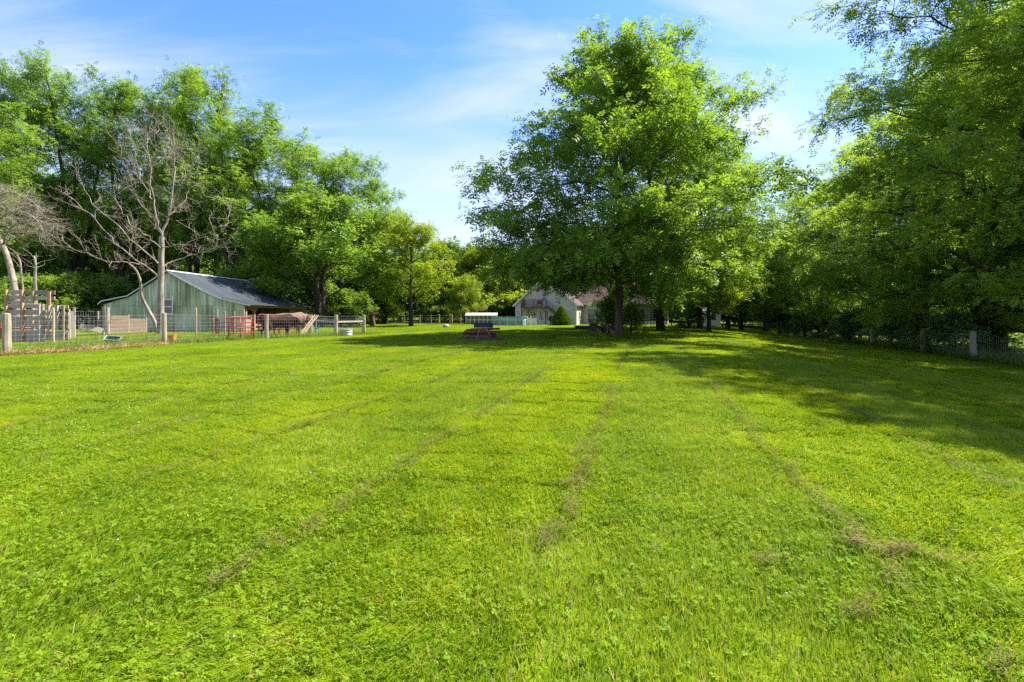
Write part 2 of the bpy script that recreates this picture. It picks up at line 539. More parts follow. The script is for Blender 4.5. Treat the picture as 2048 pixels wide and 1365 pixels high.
def grass_mat(name, kind):
    """Lawn: world-wide drift of tone, a tone for every blade, some dry blades."""
    m, nt, N, L, out = nodes_of(name)
    geo = N('ShaderNodeNewGeometry')
    n = N('ShaderNodeTexNoise'); n.inputs['Scale'].default_value = 0.55; n.inputs['Detail'].default_value = 5; n.inputs['Roughness'].default_value = 0.6
    L(geo.outputs['Position'], n.inputs['Vector'])
    nb = N('ShaderNodeTexNoise'); nb.inputs['Scale'].default_value = 4.0; nb.inputs['Detail'].default_value = 3
    L(geo.outputs['Position'], nb.inputs['Vector'])
    a1 = N('ShaderNodeMix'); a1.inputs[0].default_value = 0.4
    L(n.outputs[0], a1.inputs[2]); L(nb.outputs[0], a1.inputs[3])
    mr = N('ShaderNodeMapRange'); mr.inputs[1].default_value = 0.34; mr.inputs[2].default_value = 0.66
    L(a1.outputs[0], mr.inputs[0])
    mxv = N('ShaderNodeMix'); mxv.inputs[0].default_value = 0.45 if kind != 'ground' else 0.0
    L(mr.outputs[0], mxv.inputs[2]); L(geo.outputs['Random Per Island'], mxv.inputs[3])
    if kind == 'clover':
        r = ramp(nt, [(0.0, (0.100, 0.195, 0.010)), (0.5, (0.175, 0.290, 0.016)), (1.0, (0.26, 0.37, 0.030))])
    else:
        r = ramp(nt, [(0.0, (0.058, 0.140, 0.005)), (0.42, (0.190, 0.298, 0.009)), (0.80, (0.338, 0.420, 0.018)), (0.97, (0.48, 0.49, 0.09))])
    L(mxv.outputs[0], r.inputs[0])
    if kind == 'grass':     # a few dead, straw-coloured blades
        gt = N('ShaderNodeMath'); gt.operation = 'GREATER_THAN'; gt.inputs[1].default_value = 0.93
        L(geo.outputs['Random Per Island'], gt.inputs[0])
        dry = N('ShaderNodeMixRGB'); dry.inputs[2].default_value = (0.40, 0.33, 0.14, 1)
        L(gt.outputs[0], dry.inputs[0]); L(r.outputs[0], dry.inputs[1])
        r = dry
    d = N('ShaderNodeBsdfDiffuse')
    if kind == 'ground':
        b = N('ShaderNodeBsdfPrincipled')
        at = N('ShaderNodeAttribute'); at.attribute_name = 'soil'
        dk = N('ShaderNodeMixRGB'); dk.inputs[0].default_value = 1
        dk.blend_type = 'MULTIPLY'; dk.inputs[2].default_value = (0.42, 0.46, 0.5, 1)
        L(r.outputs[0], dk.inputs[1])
        ns = N('ShaderNodeTexNoise'); ns.inputs['Scale'].default_value = 6; ns.inputs['Detail'].default_value = 7
        L(geo.outputs['Position'], ns.inputs['Vector'])
        rs = ramp(nt, [(0.3, (0.075, 0.048, 0.028)), (0.55, (0.16, 0.11, 0.065)), (0.75, (0.27, 0.20, 0.12))])
        L(ns.outputs[0], rs.inputs[0])
        sb = N('ShaderNodeMath'); sb.operation = 'ADD'
        L(at.outputs['Fac'], sb.inputs[0]); L(nb.outputs[0], sb.inputs[1])
        rg = N('ShaderNodeMapRange'); rg.inputs[1].default_value = 0.85; rg.inputs[2].default_value = 1.1
        L(sb.outputs[0], rg.inputs[0])
        mx = N('ShaderNodeMixRGB')
        L(rg.outputs[0], mx.inputs[0]); L(dk.outputs[0], mx.inputs[1]); L(rs.outputs[0], mx.inputs[2])
        L(mx.outputs[0], b.inputs['Base Color'])
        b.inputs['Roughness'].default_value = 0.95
        b.inputs['Specular IOR Level'].default_value = 0.05
        bp = N('ShaderNodeBump'); bp.inputs['Strength'].default_value = 0.7; bp.inputs['Distance'].default_value = 0.06
        nn = N('ShaderNodeTexNoise'); nn.inputs['Scale'].default_value = 22; nn.inputs['Detail'].default_value = 6
        L(geo.outputs['Position'], nn.inputs['Vector'])
        L(nn.outputs[0], bp.inputs['Height']); L(bp.outputs[0], b.inputs['Normal'])
        L(b.outputs[0], out.inputs['Surface'])
        return m
    t = N('ShaderNodeBsdfTranslucent')
    tint = N('ShaderNodeMixRGB'); tint.blend_type = 'MULTIPLY'; tint.inputs[0].default_value = 1
    tint.inputs[2].default_value = (1.2, 1.1, 0.5, 1)
    L(r.outputs[0], d.inputs[0]); L(r.outputs[0], tint.inputs[1]); L(tint.outputs[0], t.inputs[0])
    m1 = N('ShaderNodeMixShader'); m1.inputs[0].default_value = 0.48
    L(d.outputs[0], m1.inputs[1]); L(t.outputs[0], m1.inputs[2])
    g = N('ShaderNodeBsdfGlossy'); g.inputs['Roughness'].default_value = 0.45
    g.inputs['Color'].default_value = (0.8, 0.9, 0.7, 1)
    m2 = N('ShaderNodeMixShader'); m2.inputs[0].default_value = 0.004
    L(m1.outputs[0], m2.inputs[1]); L(g.outputs[0], m2.inputs[2])
    L(m2.outputs[0], out.inputs['Surface'])
    return m


M['grass'] = grass_mat('lawn_blades', 'grass')
M['clover'] = grass_mat('clover_leaves', 'clover')
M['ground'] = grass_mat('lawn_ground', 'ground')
M['blossom'] = plain('clover_blossom', (0.62, 0.55, 0.48), 0.8)


# ------------------------------------------------------------------ the ground
def axis(lo, hi, dense_lo, dense_hi, step, grow=1.22):
    a = list(np.arange(dense_lo, dense_hi + 1e-6, step))
    s, v = step, dense_hi
    while v < hi:
        s *= grow; v += s; a.append(v)
    s, v = step, dense_lo
    while v > lo:
        s *= grow; v -= s; a.insert(0, v)
    return np.array(a)


def fence_dist_left(x, y):
    """Signed distance from the left fence line, positive on the lawn side."""
    return (x - fence_left_x(y)) * 0.934


def soil_mask(x, y):
    d = fence_dist_left(x, y)
    s = np.exp(-((d + 0.25) / 0.55) ** 2) * ((y > 12) & (y < 24)) * 0.9
    s = np.maximum(s, np.exp(-((d + 0.6) / 1.1) ** 2) * ((y >= 23) & (y < 29.5)) * 0.95)
    s = np.maximum(s, np.exp(-(((x + 14.5) / 2.2) ** 2 + ((y - 29) / 3.5) ** 2)) * 0.9)
    for (x0, y0, r) in ((-8.4, 9.3, 0.32), (-6.9, 10.1, 0.4), (-2.05, 2.42, 0.07)):
        s = np.maximum(s, np.exp(-(((x - x0) / (r * 1.6)) ** 2 + ((y - y0) / r) ** 2)) * 0.75)
    dr = fence_right_x(y) - x
    s = np.maximum(s, np.exp(-((dr + 0.1) / 0.35) ** 2) * ((y > 2) & (y < 60)) * 0.7)
    s = np.maximum(s, (dr < -1.0) * 0.12)
    return s


xs = axis(-600, 600, -24, 30, 0.5)
ys = axis(-60, 900, -2, 48, 0.5)
gx, gy = np.meshgrid(xs, ys)
gxf, gyf = gx.ravel(), gy.ravel()
gv = np.stack([gxf, gyf, gz(gxf, gyf)], 1)
nx, ny = len(xs), len(ys)
ii = (np.arange(ny - 1)[:, None] * nx + np.arange(nx - 1)[None, :]).ravel()
gme = mesh_np('ground', gv, np.stack([ii, ii + 1, ii + nx + 1, ii + nx], 1))
gme.polygons.foreach_set('use_smooth', [True] * len(gme.polygons))
at = gme.attributes.new('soil', 'FLOAT', 'POINT')
at.data.foreach_set('value', soil_mask(gxf, gyf).astype(np.float32))
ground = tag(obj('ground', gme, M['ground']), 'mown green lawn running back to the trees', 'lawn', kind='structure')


# ------------------------------------------------------------------ grass
def blades(rng, n, size, h0, h1, w, lean, bias=(0, 0)):
    """n bent blades on a size x size square: verts, quads, tris."""
    x = rng.uniform(-size / 2, size / 2, n); y = rng.uniform(-size / 2, size / 2, n)
    h = rng.uniform(h0, h1, n)
    a = rng.uniform(0, 2 * np.pi, n)
    l = np.abs(rng.normal(0, lean, n))
    dx = np.cos(a) * l + bias[0]; dy = np.sin(a) * l + bias[1]
    nrm = np.sqrt(dx * dx + dy * dy + 1)
    dx, dy, dz = dx / nrm, dy / nrm, 1 / nrm
    wa = rng.uniform(0, 2 * np.pi, n)
    ww = w * rng.uniform(0.6, 1.3, n) / 2
    wx, wy = np.cos(wa) * ww, np.sin(wa) * ww
    b = np.stack([x, y, np.full(n, -0.004)], 1)
    d = np.stack([dx, dy, dz], 1)
    wv = np.stack([wx, wy, np.zeros(n)], 1)
    mid = b + d * (h * 0.55)[:, None]
    d2 = d + np.stack([dx * 0.8, dy * 0.8, -0.3 * np.ones(n)], 1)
    d2 /= np.linalg.norm(d2, axis=1)[:, None]
    tip = mid + d2 * (h * 0.5)[:, None]
    v = np.stack([b - wv, b + wv, mid + wv * 0.85, mid - wv * 0.85, tip], 1).reshape(-1, 3)
    i = np.arange(n) * 5
    return v, np.stack([i, i + 1, i + 2, i + 3], 1), np.stack([i + 3, i + 2, i + 4], 1)


def clovers(rng, n, size, r0, r1, h0, h1):
    """Trefoils: three roundish leaflets (hexagons cut to quads) round each stem top."""
    x = rng.uniform(-size / 2, size / 2, n); y = rng.uniform(-size / 2, size / 2, n)
    z = rng.uniform(h0, h1, n); r = rng.uniform(r0, r1, n); a0 = rng.uniform(0, 2 * np.pi, n)
    tilt = rng.normal(0, 0.35, (n, 2))
    vs_, qs = [], []
    for k in range(3):
        a = a0 + k * 2.094
        loc = [(0.1, 0.0), (0.75, 0.75), (1.55, 0.75), (2.0, 0.0), (1.55, -0.75), (0.75, -0.75)]
        pts = []
        for (u, w) in loc:
            dx = (np.cos(a) * u - np.sin(a) * w) * r
            dy = (np.sin(a) * u + np.cos(a) * w) * r
            dz = dx * tilt[:, 0] + dy * tilt[:, 1] - 0.12 * u * r + 0.15 * abs(w) * r
            pts.append(np.stack([x + dx, y + dy, z + dz], 1))
        base = (np.arange(n) * 6) + k * n * 6
        vs_.append(np.stack(pts, 1).reshape(-1, 3))
        qs.append(np.stack([base, base + 1, base + 2, base + 3], 1)); qs.append(np.stack([base, base + 3, base + 4, base + 5], 1))
    return np.concatenate(vs_), np.concatenate(qs)


def merge(parts):
    V_, Q_, T_, Mi = [], [], [], []
    off = 0
    qm, tm = [], []
    for (v, q, t, mi) in parts:
        V_.append(v)
        if q is not None and len(q): Q_.append(q + off); qm.append(np.full(len(q), mi))
        if t is not None and len(t): T_.append(t + off); tm.append(np.full(len(t), mi))
        off += len(v)
    q = np.concatenate(Q_) if Q_ else None
    t = np.concatenate(T_) if T_ else None
    return np.concatenate(V_), q, t, np.concatenate(qm + tm).astype(np.int32)


src_col = bpy.data.collections.new('lawn_patches')
PATCH = 1.0


def patch(seed, n_grass, n_clover, n_flower, hi=0.075):
    rng = np.random.default_rng(seed)
    parts = []
    v, q, t = blades(rng, n_grass, PATCH * 1.12, 0.03, hi, 0.0046, 0.70, (0.0, 0.75))
    parts.append((v, q, t, 0))
    if n_clover:
        # clover comes in drifts inside the patch
        v, q = clovers(rng, n_clover, PATCH * 1.12, 0.0042, 0.0085, 0.022, 0.052)
        parts.append((v, q, None, 1))
    # broad-leaved weeds: flat rosettes of long leaves
    nr = 2 + seed % 3
    vv, qq = [], []
    for k in range(nr):
        cx_, cy_ = rng.uniform(-.5, .5, 2); nl = rng.integers(5, 9); a0 = rng.uniform(0, 6)
        for j in range(nl):
            a_ = a0 + j * 6.283 / nl + rng.normal(0, .2); ln = rng.uniform(.022, .05); w_ = ln * .2
            dx_, dy_ = math.cos(a_), math.sin(a_)
            b_ = len(vv) * 6
            z_ = rng.uniform(.015, .035)
            vv.append([(cx_, cy_, .012), (cx_ + dx_ * ln * .45 - dy_ * w_, cy_ + dy_ * ln * .45 + dx_ * w_, z_ + .012), (cx_ + dx_ * ln, cy_ + dy_ * ln, z_), (cx_ + dx_ * ln * .45 + dy_ * w_, cy_ + dy_ * ln * .45 - dx_ * w_, z_ + .012)])
    vv = np.array(vv).reshape(-1, 3); ii_ = np.arange(len(vv) // 4) * 4
    parts.append((vv, np.stack([ii_, ii_ + 1, ii_ + 2, ii_ + 3], 1), None, 1))
    if n_flower:
        x = rng.uniform(-.5, .5, n_flower); y = rng.uniform(-.5, .5, n_flower); z = rng.uniform(.05, .08, n_flower)
        r = 0.006
        o = np.array([[1, 0, 0], [0, 1, 0], [-1, 0, 0], [0, -1, 0], [0, 0, 1], [0, 0, -1]], float) * r
        vv = (np.stack([x, y, z], 1)[:, None, :] + o[None]).reshape(-1, 3)
        tri = np.array([[0, 1, 4], [1, 2, 4], [2, 3, 4], [3, 0, 4], [1, 0, 5], [2, 1, 5], [3, 2, 5], [0, 3, 5]])
        tt = (np.arange(n_flower)[:, None, None] * 6 + tri[None]).reshape(-1, 3)
        parts.append((vv, None, tt, 2))
    v, q, t, mi = merge(parts)
    me = mesh_np('lawn_patch', v, q, t)
    for k in ('grass', 'clover', 'blossom'): me.materials.append(M[k])
    me.polygons.foreach_set('material_index', mi)
    o = bpy.data.objects.new('lawn_patch_%d' % seed, me)
    src_col.objects.link(o)


# 0-2 grass, 3-5 mixed, 6-7 clover, 8 clover in bloom
for s_, (a, b, c) in enumerate([(10500, 10, 0), (10000, 40, 0), (10500, 20, 0), (9800, 150, 0), (9800, 200, 0), (9500, 260, 0), (8500, 620, 1), (8500, 760, 1), (8000, 800, 14)]):
    patch(s_, a, b, c)


def vnoise(x, y, s, seed=0):
    """Smooth value noise in 0..1."""
    rng = np.random.default_rng(1000 + seed)
    tab = rng.random((64, 64))
    u, v = x * s + 100, y * s + 100
    i, j = np.floor(u).astype(int), np.floor(v).astype(int)
    fu, fv = u - i, v - j
    fu = fu * fu * (3 - 2 * fu); fv = fv * fv * (3 - 2 * fv)
    g = lambda a, b: tab[a % 64, b % 64]
    return (g(i, j) * (1 - fu) + g(i + 1, j) * fu) * (1 - fv) + (g(i, j + 1) * (1 - fu) + g(i + 1, j + 1) * fu) * fv


def scatter_object(name, pts, rot, idx, scl, coll, label, cat):
    me = bpy.data.meshes.new(name)
    me.vertices.add(len(pts))
    me.vertices.foreach_set('co', np.asarray(pts, np.float32).ravel())
    for nm, typ, arr, key in (('rot', 'FLOAT', rot, np.float32), ('idx', 'INT', idx, np.int32), ('scl', 'FLOAT', scl, np.float32)):
        a_ = me.attributes.new(nm, typ, 'POINT')
        a_.data.foreach_set('value', np.asarray(arr, key))
    o = tag(obj(name, me), label, cat, kind='stuff')
    ng = bpy.data.node_groups.new(name, 'GeometryNodeTree')
    ng.interface.new_socket('Geometry', in_out='INPUT', socket_type='NodeSocketGeometry')
    ng.interface.new_socket('Geometry', in_out='OUTPUT', socket_type='NodeSocketGeometry')
    N, L = ng.nodes.new, ng.links.new
    gi, go = N('NodeGroupInput'), N('NodeGroupOutput')
    ci = N('GeometryNodeCollectionInfo')
    ci.inputs['Collection'].default_value = coll
    ci.inputs['Separate Children'].default_value = True
    ci.inputs['Reset Children'].default_value = True
    ip = N('GeometryNodeInstanceOnPoints')
    ip.inputs['Pick Instance'].default_value = True
    na = []
    for nm, dt in (('rot', 'FLOAT'), ('idx', 'INT'), ('scl', 'FLOAT')):
        a_ = N('GeometryNodeInputNamedAttribute'); a_.data_type = dt
        a_.inputs['Name'].default_value = nm
        na.append(a_)
    cb = N('ShaderNodeCombineXYZ')
    L(na[0].outputs['Attribute'], cb.inputs['Z'])
    L(gi.outputs[0], ip.inputs['Points'])
    L(ci.outputs[0], ip.inputs['Instance'])
    L(na[1].outputs['Attribute'], ip.inputs['Instance Index'])
    L(cb.outputs[0], ip.inputs['Rotation'])
    L(na[2].outputs['Attribute'], ip.inputs['Scale'])
    L(ip.outputs[0], go.inputs[0])
    md = o.modifiers.new('scatter', 'NODES')
    md.node_group = ng
    return o


def lawn():
    step = 0.88
    px_, py_ = np.meshgrid(np.arange(-34, 40, step), np.arange(-1.5, 74, step))
    rng = np.random.default_rng(5)
    x = px_.ravel() + rng.uniform(-.06, .06, px_.size); y = py_.ravel() + rng.uniform(-.06, .06, px_.size)
    keep = (np.abs(x) < 1.22 * y + 4.5)
    d = fence_dist_left(x, y)
    pen = (d < 0.0) & (y < 46)
    keep &= ~(pen & (rng.random(x.size) < 0.12))
    keep &= (x < fence_right_x(y) - 0.3)
    keep &= soil_mask(x, y) < 0.62
    # the floor of the barn, the fire pit and the house stay bare
    keep &= ~((x > -29.6) & (x < -18.4) & (y > 32.6) & (y < 43.4))
    keep &= ~((np.hypot(x + 1.55, (y - 24))) < 1.0)
    keep &= ~((y > 62) & (x > -1) & (x < 24))
    x, y = x[keep], y[keep]
    cl = vnoise(x, y, 0.28, 1) * 0.65 + vnoise(x, y, 0.9, 2) * 0.35
    # the near left of the lawn is full of blooming clover
    bloom = np.exp(-(((x + 6.5) / 4.0) ** 2 + ((y - 8.5) / 3.2) ** 2))
    near = np.exp(-((y - 2.2) / 2.2) ** 2)
    cl = cl + 0.16 * near + 0.12 * bloom
    r = rng.random(x.size)
    idx = np.where(cl > 0.62, 6 + (r * 2).astype(int), np.where(cl > 0.47, 3 + (r * 3).astype(int), (r * 3).astype(int)))
    idx = np.where((bloom > 0.35) & (rng.random(x.size) < 0.5), 8, idx)
    u = x - 0.29 * y
    stripe = np.floor((u + 0.6) / 1.9).astype(int) % 2
    rot = -math.atan(0.29) + stripe * np.pi + rng.normal(0, 0.25, x.size)
    scl = rng.uniform(0.9, 1.15, x.size)
    dd = fence_dist_left(x, y)
    scl = np.where((dd < 0) & (y < 46), scl * rng.uniform(1.2, 2.2, x.size), scl)
    scl = np.where(stripe == 1, scl, scl * 1.05)
    pts = np.stack([x, y, gz(x, y)], 1)
    scatter_object('lawn_grass', pts, rot, idx, scl, src_col, 'short mown grass and clover over the whole lawn', 'grass')


lawn()


def loose_blades(name, material, rng, x, y, z, length, width, flat, label, cat, curl=0.25, up=0.0):
    """Free straws: 2-segment ribbons lying or standing at given points."""
    n = len(x)
    a = rng.uniform(0, 2 * np.pi, n)
    el = rng.normal(up, flat, n)
    ln = length * rng.uniform(0.5, 1.4, n)
    d = np.stack([np.cos(a) * np.cos(el), np.sin(a) * np.cos(el), np.abs(np.sin(el))], 1)
    side = np.stack([-np.sin(a), np.cos(a), np.zeros(n)], 1)
    cv = rng.normal(0, curl, n)
    b = np.stack([x, y, z], 1)
    w = side * (width * rng.uniform(0.6, 1.4, n) / 2)[:, None]
    m1 = b + d * (ln * 0.5)[:, None]
    d2 = d + side * cv[:, None] * 2 - np.array([0, 0, 0.35]) * np.abs(d[:, 2:3]) * 2
    d2 /= np.linalg.norm(d2, axis=1)[:, None]
    t1 = m1 + d2 * (ln * 0.5)[:, None]
    v = np.stack([b - w, b + w, m1 + w, m1 - w, t1 + w * 0.3, t1 - w * 0.3], 1).reshape(-1, 3)
    i = np.arange(n) * 6
    q = np.concatenate([np.stack([i, i + 1, i + 2, i + 3], 1), np.stack([i + 3, i + 2, i + 4, i + 5], 1)])
    return tag(obj(name, mesh_np(name, v, q), material), label, cat, kind='stuff')


def clippings():
    """Rows the mower left: small matted tufts of dry grass, strung along nearly straight lines."""
    rng = np.random.default_rng(21)
    X, Y, Z = [], [], []
    rows = [(-0.62, 1.0), (1.38, 1.0), (3.2, 1.0), (4.75, 0.9), (6.5, 1.0), (8.4, 0.95), (10.3, 0.8), (-2.35, 0.9), (-4.4, 1.0), (-6.2, 1.0), (-8.2, 0.95), (-10.1, 0.95), (-12.2, 0.9), (-14.0, 0.9), (-16.0, .9)]
    for k, (u, wgt) in enumerate(rows):
        yy = 2.5
        while yy < 30:
            v = lambda s, sd: vnoise(np.array([yy]), np.array([k * 7.3 + sd]), s, sd)[0]
            dens = 0.45 * v(0.35, 9) + 0.35 * v(1.6, 10) + 0.2 * v(5.0, 11)
            xx = u + 0.29 * yy + 0.05 * math.sin(yy * 0.4 + k * 2) + 0.02 * math.sin(yy * 1.9 + k) + rng.normal(0, 0.035)
            vis = (abs(xx) < 1.18 * yy + 0.5) and xx > fence_left_x(yy) + 0.4 and xx < fence_right_x(yy) - 0.5
            if vis and dens * wgt > 0.43 - 0.10 * min(1.0, yy / 12):
                m = int(rng.uniform(12, 46))
                r = rng.uniform(0.016, 0.038)
                X.append(rng.normal(xx, r, m)); Y.append(rng.normal(yy, r * 1.5, m))
                Z.append(np.abs(rng.normal(0.068, 0.020, m)))
            yy += rng.uniform(0.035, 0.17) * (1 + 0.01 * yy)
    # loose drifts the mower dropped near the camera
    for (x0, y0, ang, ln, cnt) in ((2.42, 2.9, -0.35, 0.26, 420), (1.52, 2.75, -0.5, 0.2, 80), (1.78, 2.33, 0.2, 0.14, 90), (2.05, 1.95, -0.3, 0.1, 70), (0.2, 3.1, 0.5, 0.2, 80), (0.55, 4.1, 1.0, .3, 160), (0.75, 5.0, 1.1, .3, 160)):
        s = rng.normal(0, ln * 0.6, cnt)
        X.append(x0 + s * math.cos(ang) + rng.normal(0, 0.02, cnt)); Y.append(y0 + s * math.sin(ang) + 0.05 * np.sin(s * 19) + rng.normal(0, 0.018, cnt))
        Z.append(np.abs(rng.normal(0.062, 0.018, cnt)))
    x, y, z = np.concatenate(X), np.concatenate(Y), np.concatenate(Z)
    loose_blades('grass_clippings', M['clip'], rng, x, y, z + gz(x, y), 0.06, 0.0036, 0.28,
                 'dry brown clippings lying in long rows across the lawn', 'clippings', 0.45)


clippings()


def hay_and_weeds():
    rng = np.random.default_rng(31)
    # straw under the left fence
    n = 24000
    y = 12.0 + 6.8 * rng.random(n) ** 1.3
    d = rng.normal(-0.05, 0.36, n)
    x = fence_left_x(y) + d
    k = vnoise(x, y, 1.3, 3) > 0.36
    x, y = x[k], y[k]
    loose_blades('straw', M['hay'], rng, x, y, gz(x, y) + np.abs(rng.normal(0.05, 0.035, len(x))), 0.26, 0.009, 0.22,
                 'golden straw strewn along the foot of the wire fence', 'straw')
    # tall grass along the left fence and in the pen
    X, Y = [], []
    for (x0, y0, rx, ry, m) in ((-15.6, 19.5, 0.5, 1.6, 1300), (-18.6, 21.0, 1.2, 0.5, 700), (-16.6, 20.2, 0.9, 0.8, 900), (-17.2, 17.8, 1.2, 0.6, 500), (-14.6, 21.5, 0.5, 1.0, 700), (-13.9, 24.2, 0.5, 1.0, 400), (-15.2, 25.5, 0.9, 1.0, 600),
                                (-17.5, 31.8, 1.6, 0.4, 700), (-22, 32.2, 2.5, 0.35, 900), (-27, 32.2, 2, 0.4, 600), (-11.2, 27.8, 0.35, 1.4, 400), (-9.6, 30.6, 0.5, 0.4, 260)):
        X.append(rng.normal(x0, rx, m)); Y.append(rng.normal(y0, ry, m))
    m = 5200
    yy = rng.uniform(10, 31, m); X.append(fence_left_x(yy) + rng.normal(-0.05, 0.16, m)); Y.append(yy)
    x, y = np.concatenate(X), np.concatenate(Y)
    loose_blades('tall_grass', M['leaf_weed'], rng, x, y, gz(x, y), 0.36, 0.011, 0.35, 'uncut tall grass along the paddock fence', 'grass', 0.15, 1.15)
    # rank growth under the right fence
    m = 26000
    yy = rng.uniform(3, 58, m)
    dd = np.abs(rng.normal(0, 1.1, m)) - 0.25
    x = fence_right_x(yy) + dd
    loose_blades('weeds', M['leaf_weed'], rng, x, yy, gz(x, yy), 0.42, 0.016, 0.35, 'rank weeds growing under and behind the far wire fence', 'weeds', 0.2, 1.1)


hay_and_weeds()
# ------------------------------------------------------------------ trees
def unit(v):
    return v / (np.linalg.norm(v, axis=-1, keepdims=True) + 1e-9)


class Grower:
    """Grows a tree as tapering branch paths and the twig points its leaves hang on."""
    def __init__(self, seed):
        self.r = np.random.default_rng(seed)
        self.br = []          # (points, radii, sides)
        self.tw = []          # (point, direction)

    def path(self, p0, p1, bow, n=7, wob=0.05):
        """A bent path from p0 to p1: bow is the offset of its middle."""
        t = np.linspace(0, 1, n)[:, None]
        ln = np.linalg.norm(p1 - p0)
        c = (p0 + p1) / 2 + bow
        pts = (1 - t) ** 2 * p0 + 2 * t * (1 - t) * c + t ** 2 * p1
        w = self.r.normal(0, wob * ln, (n, 3)) * np.sin(np.pi * t)
        return pts + w

    def branch(self, pts, r0, r1, sides=5):
        n = len(pts)
        t = np.linspace(0, 1, n)
        self.br.append((pts, r0 + (r1 - r0) * t ** 0.8, sides))

    def at(self, pts, s):
        f = s * (len(pts) - 1)
        i = min(int(f), len(pts) - 2)
        return pts[i] + (pts[i + 1] - pts[i]) * (f - i), unit(pts[i + 1] - pts[i])

    def twigs(self, pts, s0, n3, len3, n_pts, leafy=True, up=0.15, sides=3, r3=0.012):
        r = self.r
        for s in np.linspace(s0, 1.0, n3):
            p, d = self.at(pts, min(s + r.uniform(-.04, .04), 1.0))
            dd = unit(d * r.uniform(0.3, 1.0) + r.normal(0, 0.75, 3) * np.array([1, 1, .7]) + np.array([0, 0, up]))
            ln = len3 * r.uniform(0.5, 1.3)
            q = self.path(p, p + dd * ln, r.normal(0, .08 * ln, 3), 4, 0.03)
            if sides: self.branch(q, r3, r3 * 0.35, sides)
            for f in np.linspace(0.35, 1.0, n_pts):
                a, b = self.at(q, f)
                self.tw.append((a, b))

    def limb(self, p0, p1, r0, bow_up, n2, len2, n3, len3, n_pts, s_first=0.22, up2=0.25, n2_pts=5):
        r = self.r
        ln = np.linalg.norm(p1 - p0)
        pts = self.path(p0, p1, np.array([0, 0, bow_up * ln]) + r.normal(0, .04 * ln, 3), 9, 0.025)
        self.branch(pts, r0, max(0.012, r0 * 0.16), 6)
        side = 1
        for s in np.linspace(s_first, 1.0, n2):
            p, d = self.at(pts, min(1.0, s + r.uniform(-.03, .03)))
            lat = unit(np.cross(d, np.array([0, 0, 1.0])) + 1e-6)
            side = -side
            dd = unit(d * r.uniform(.5, 1.1) + lat * side * r.uniform(.4, 1.1) + np.array([0, 0, up2 + r.normal(0, .28)]))
            l2 = len2 * (1.15 - 0.55 * s) * r.uniform(.65, 1.25)
            q = self.path(p, p + dd * l2, np.array([0, 0, 0.10 * l2]) + r.normal(0, .05 * l2, 3), n2_pts, 0.03)
            self.branch(q, max(0.012, r0 * (0.42 - 0.28 * s)), 0.008, 4)
            self.twigs(q, 0.25, n3, len3, n_pts)

    def trunk_mesh(self, name, min_r=0.0):
        mb_v, mb_q = [], []
        off = 0
        for pts, rad, sides in self.br:
            if rad[0] < min_r: continue
            n = len(pts)
            tan = unit(np.gradient(pts, axis=0))
            ref = np.array([0.31, 0.85, 0.13])
            a = unit(np.cross(tan, ref)); b = np.cross(tan, a)
            ang = np.linspace(0, 2 * np.pi, sides, endpoint=False)
            ring = pts[:, None, :] + (a[:, None, :] * np.cos(ang)[None, :, None] + b[:, None, :] * np.sin(ang)[None, :, None]) * rad[:, None, None]
            mb_v.append(ring.reshape(-1, 3))
            i = np.arange(n - 1)[:, None] * sides; k = np.arange(sides)[None, :]; k2 = (k + 1) % sides
            q = np.stack([i + k, i + k2, i + sides + k2, i + sides + k], -1).reshape(-1, 4)
            mb_q.append(q + off)
            off += n * sides
        me = mesh_np(name, np.concatenate(mb_v), np.concatenate(mb_q))
        me.polygons.foreach_set('use_smooth', [True] * len(me.polygons))
        return me

    def crown_mesh(self, name, per, leaf_len, pairs, sigma, leaflet=(0.42, 0.16), droop=0.35, center=None, fold=0.12):
        """Compound leaves round every twig point; every leaflet a kite."""
        r = self.r
        P_ = np.array([t[0] for t in self.tw]); D_ = np.array([t[1] for t in self.tw])
        P_ = np.repeat(P_, per, 0); D_ = np.repeat(D_, per, 0)
        n = len(P_)
        P_ = P_ + r.normal(0, sigma, (n, 3)) * np.array([1, 1, .8])
        out = D_ * 0.5 + r.normal(0, 0.6, (n, 3)) * np.array([1, 1, .55])
        out[:, 2] -= droop * r.uniform(0.3, 1.6, n)
        R = unit(out)
        S = unit(np.cross(R, np.array([0, 0, 1.0]) + r.normal(0, 0.30, (n, 3))))
        Nn = np.cross(S, R)
        ln = leaf_len * r.uniform(0.65, 1.25, n)
        vs_, qs = [], []
        spots = [(f, sgn) for f in np.linspace(0.25, 0.9, pairs) for sgn in (-1, 1)] + [(1.0, 0)]
        off = 0
        for f, sgn in spots:
            o = P_ + R * (ln * f)[:, None] - np.array([0, 0, 1.0]) * (ln * 0.18 * f * f)[:, None]
            d = unit(R * (0.55 if sgn else 1.0) + S * sgn * 0.95 - Nn * (fold * (1 if sgn else .3)) + r.normal(0, .16, (n, 3)))
            L_ = ln * leaflet[0] * r.uniform(.8, 1.2, n)
            W_ = ln * leaflet[1] * 0.5 * r.uniform(.8, 1.2, n)
            wv = unit(np.cross(d, Nn)) * W_[:, None]
            a = o; c = o + d * L_[:, None]
            m = o + d * (L_ * 0.42)[:, None]
            vs_.append(np.stack([a, m + wv, c, m - wv], 1).reshape(-1, 3))
            i = np.arange(n) * 4 + off
            qs.append(np.stack([i, i + 1, i + 2, i + 3], 1))
            off += n * 4
        return mesh_np(name, np.concatenate(vs_), np.concatenate(qs))


def A(*v):
    return np.array(v, float)


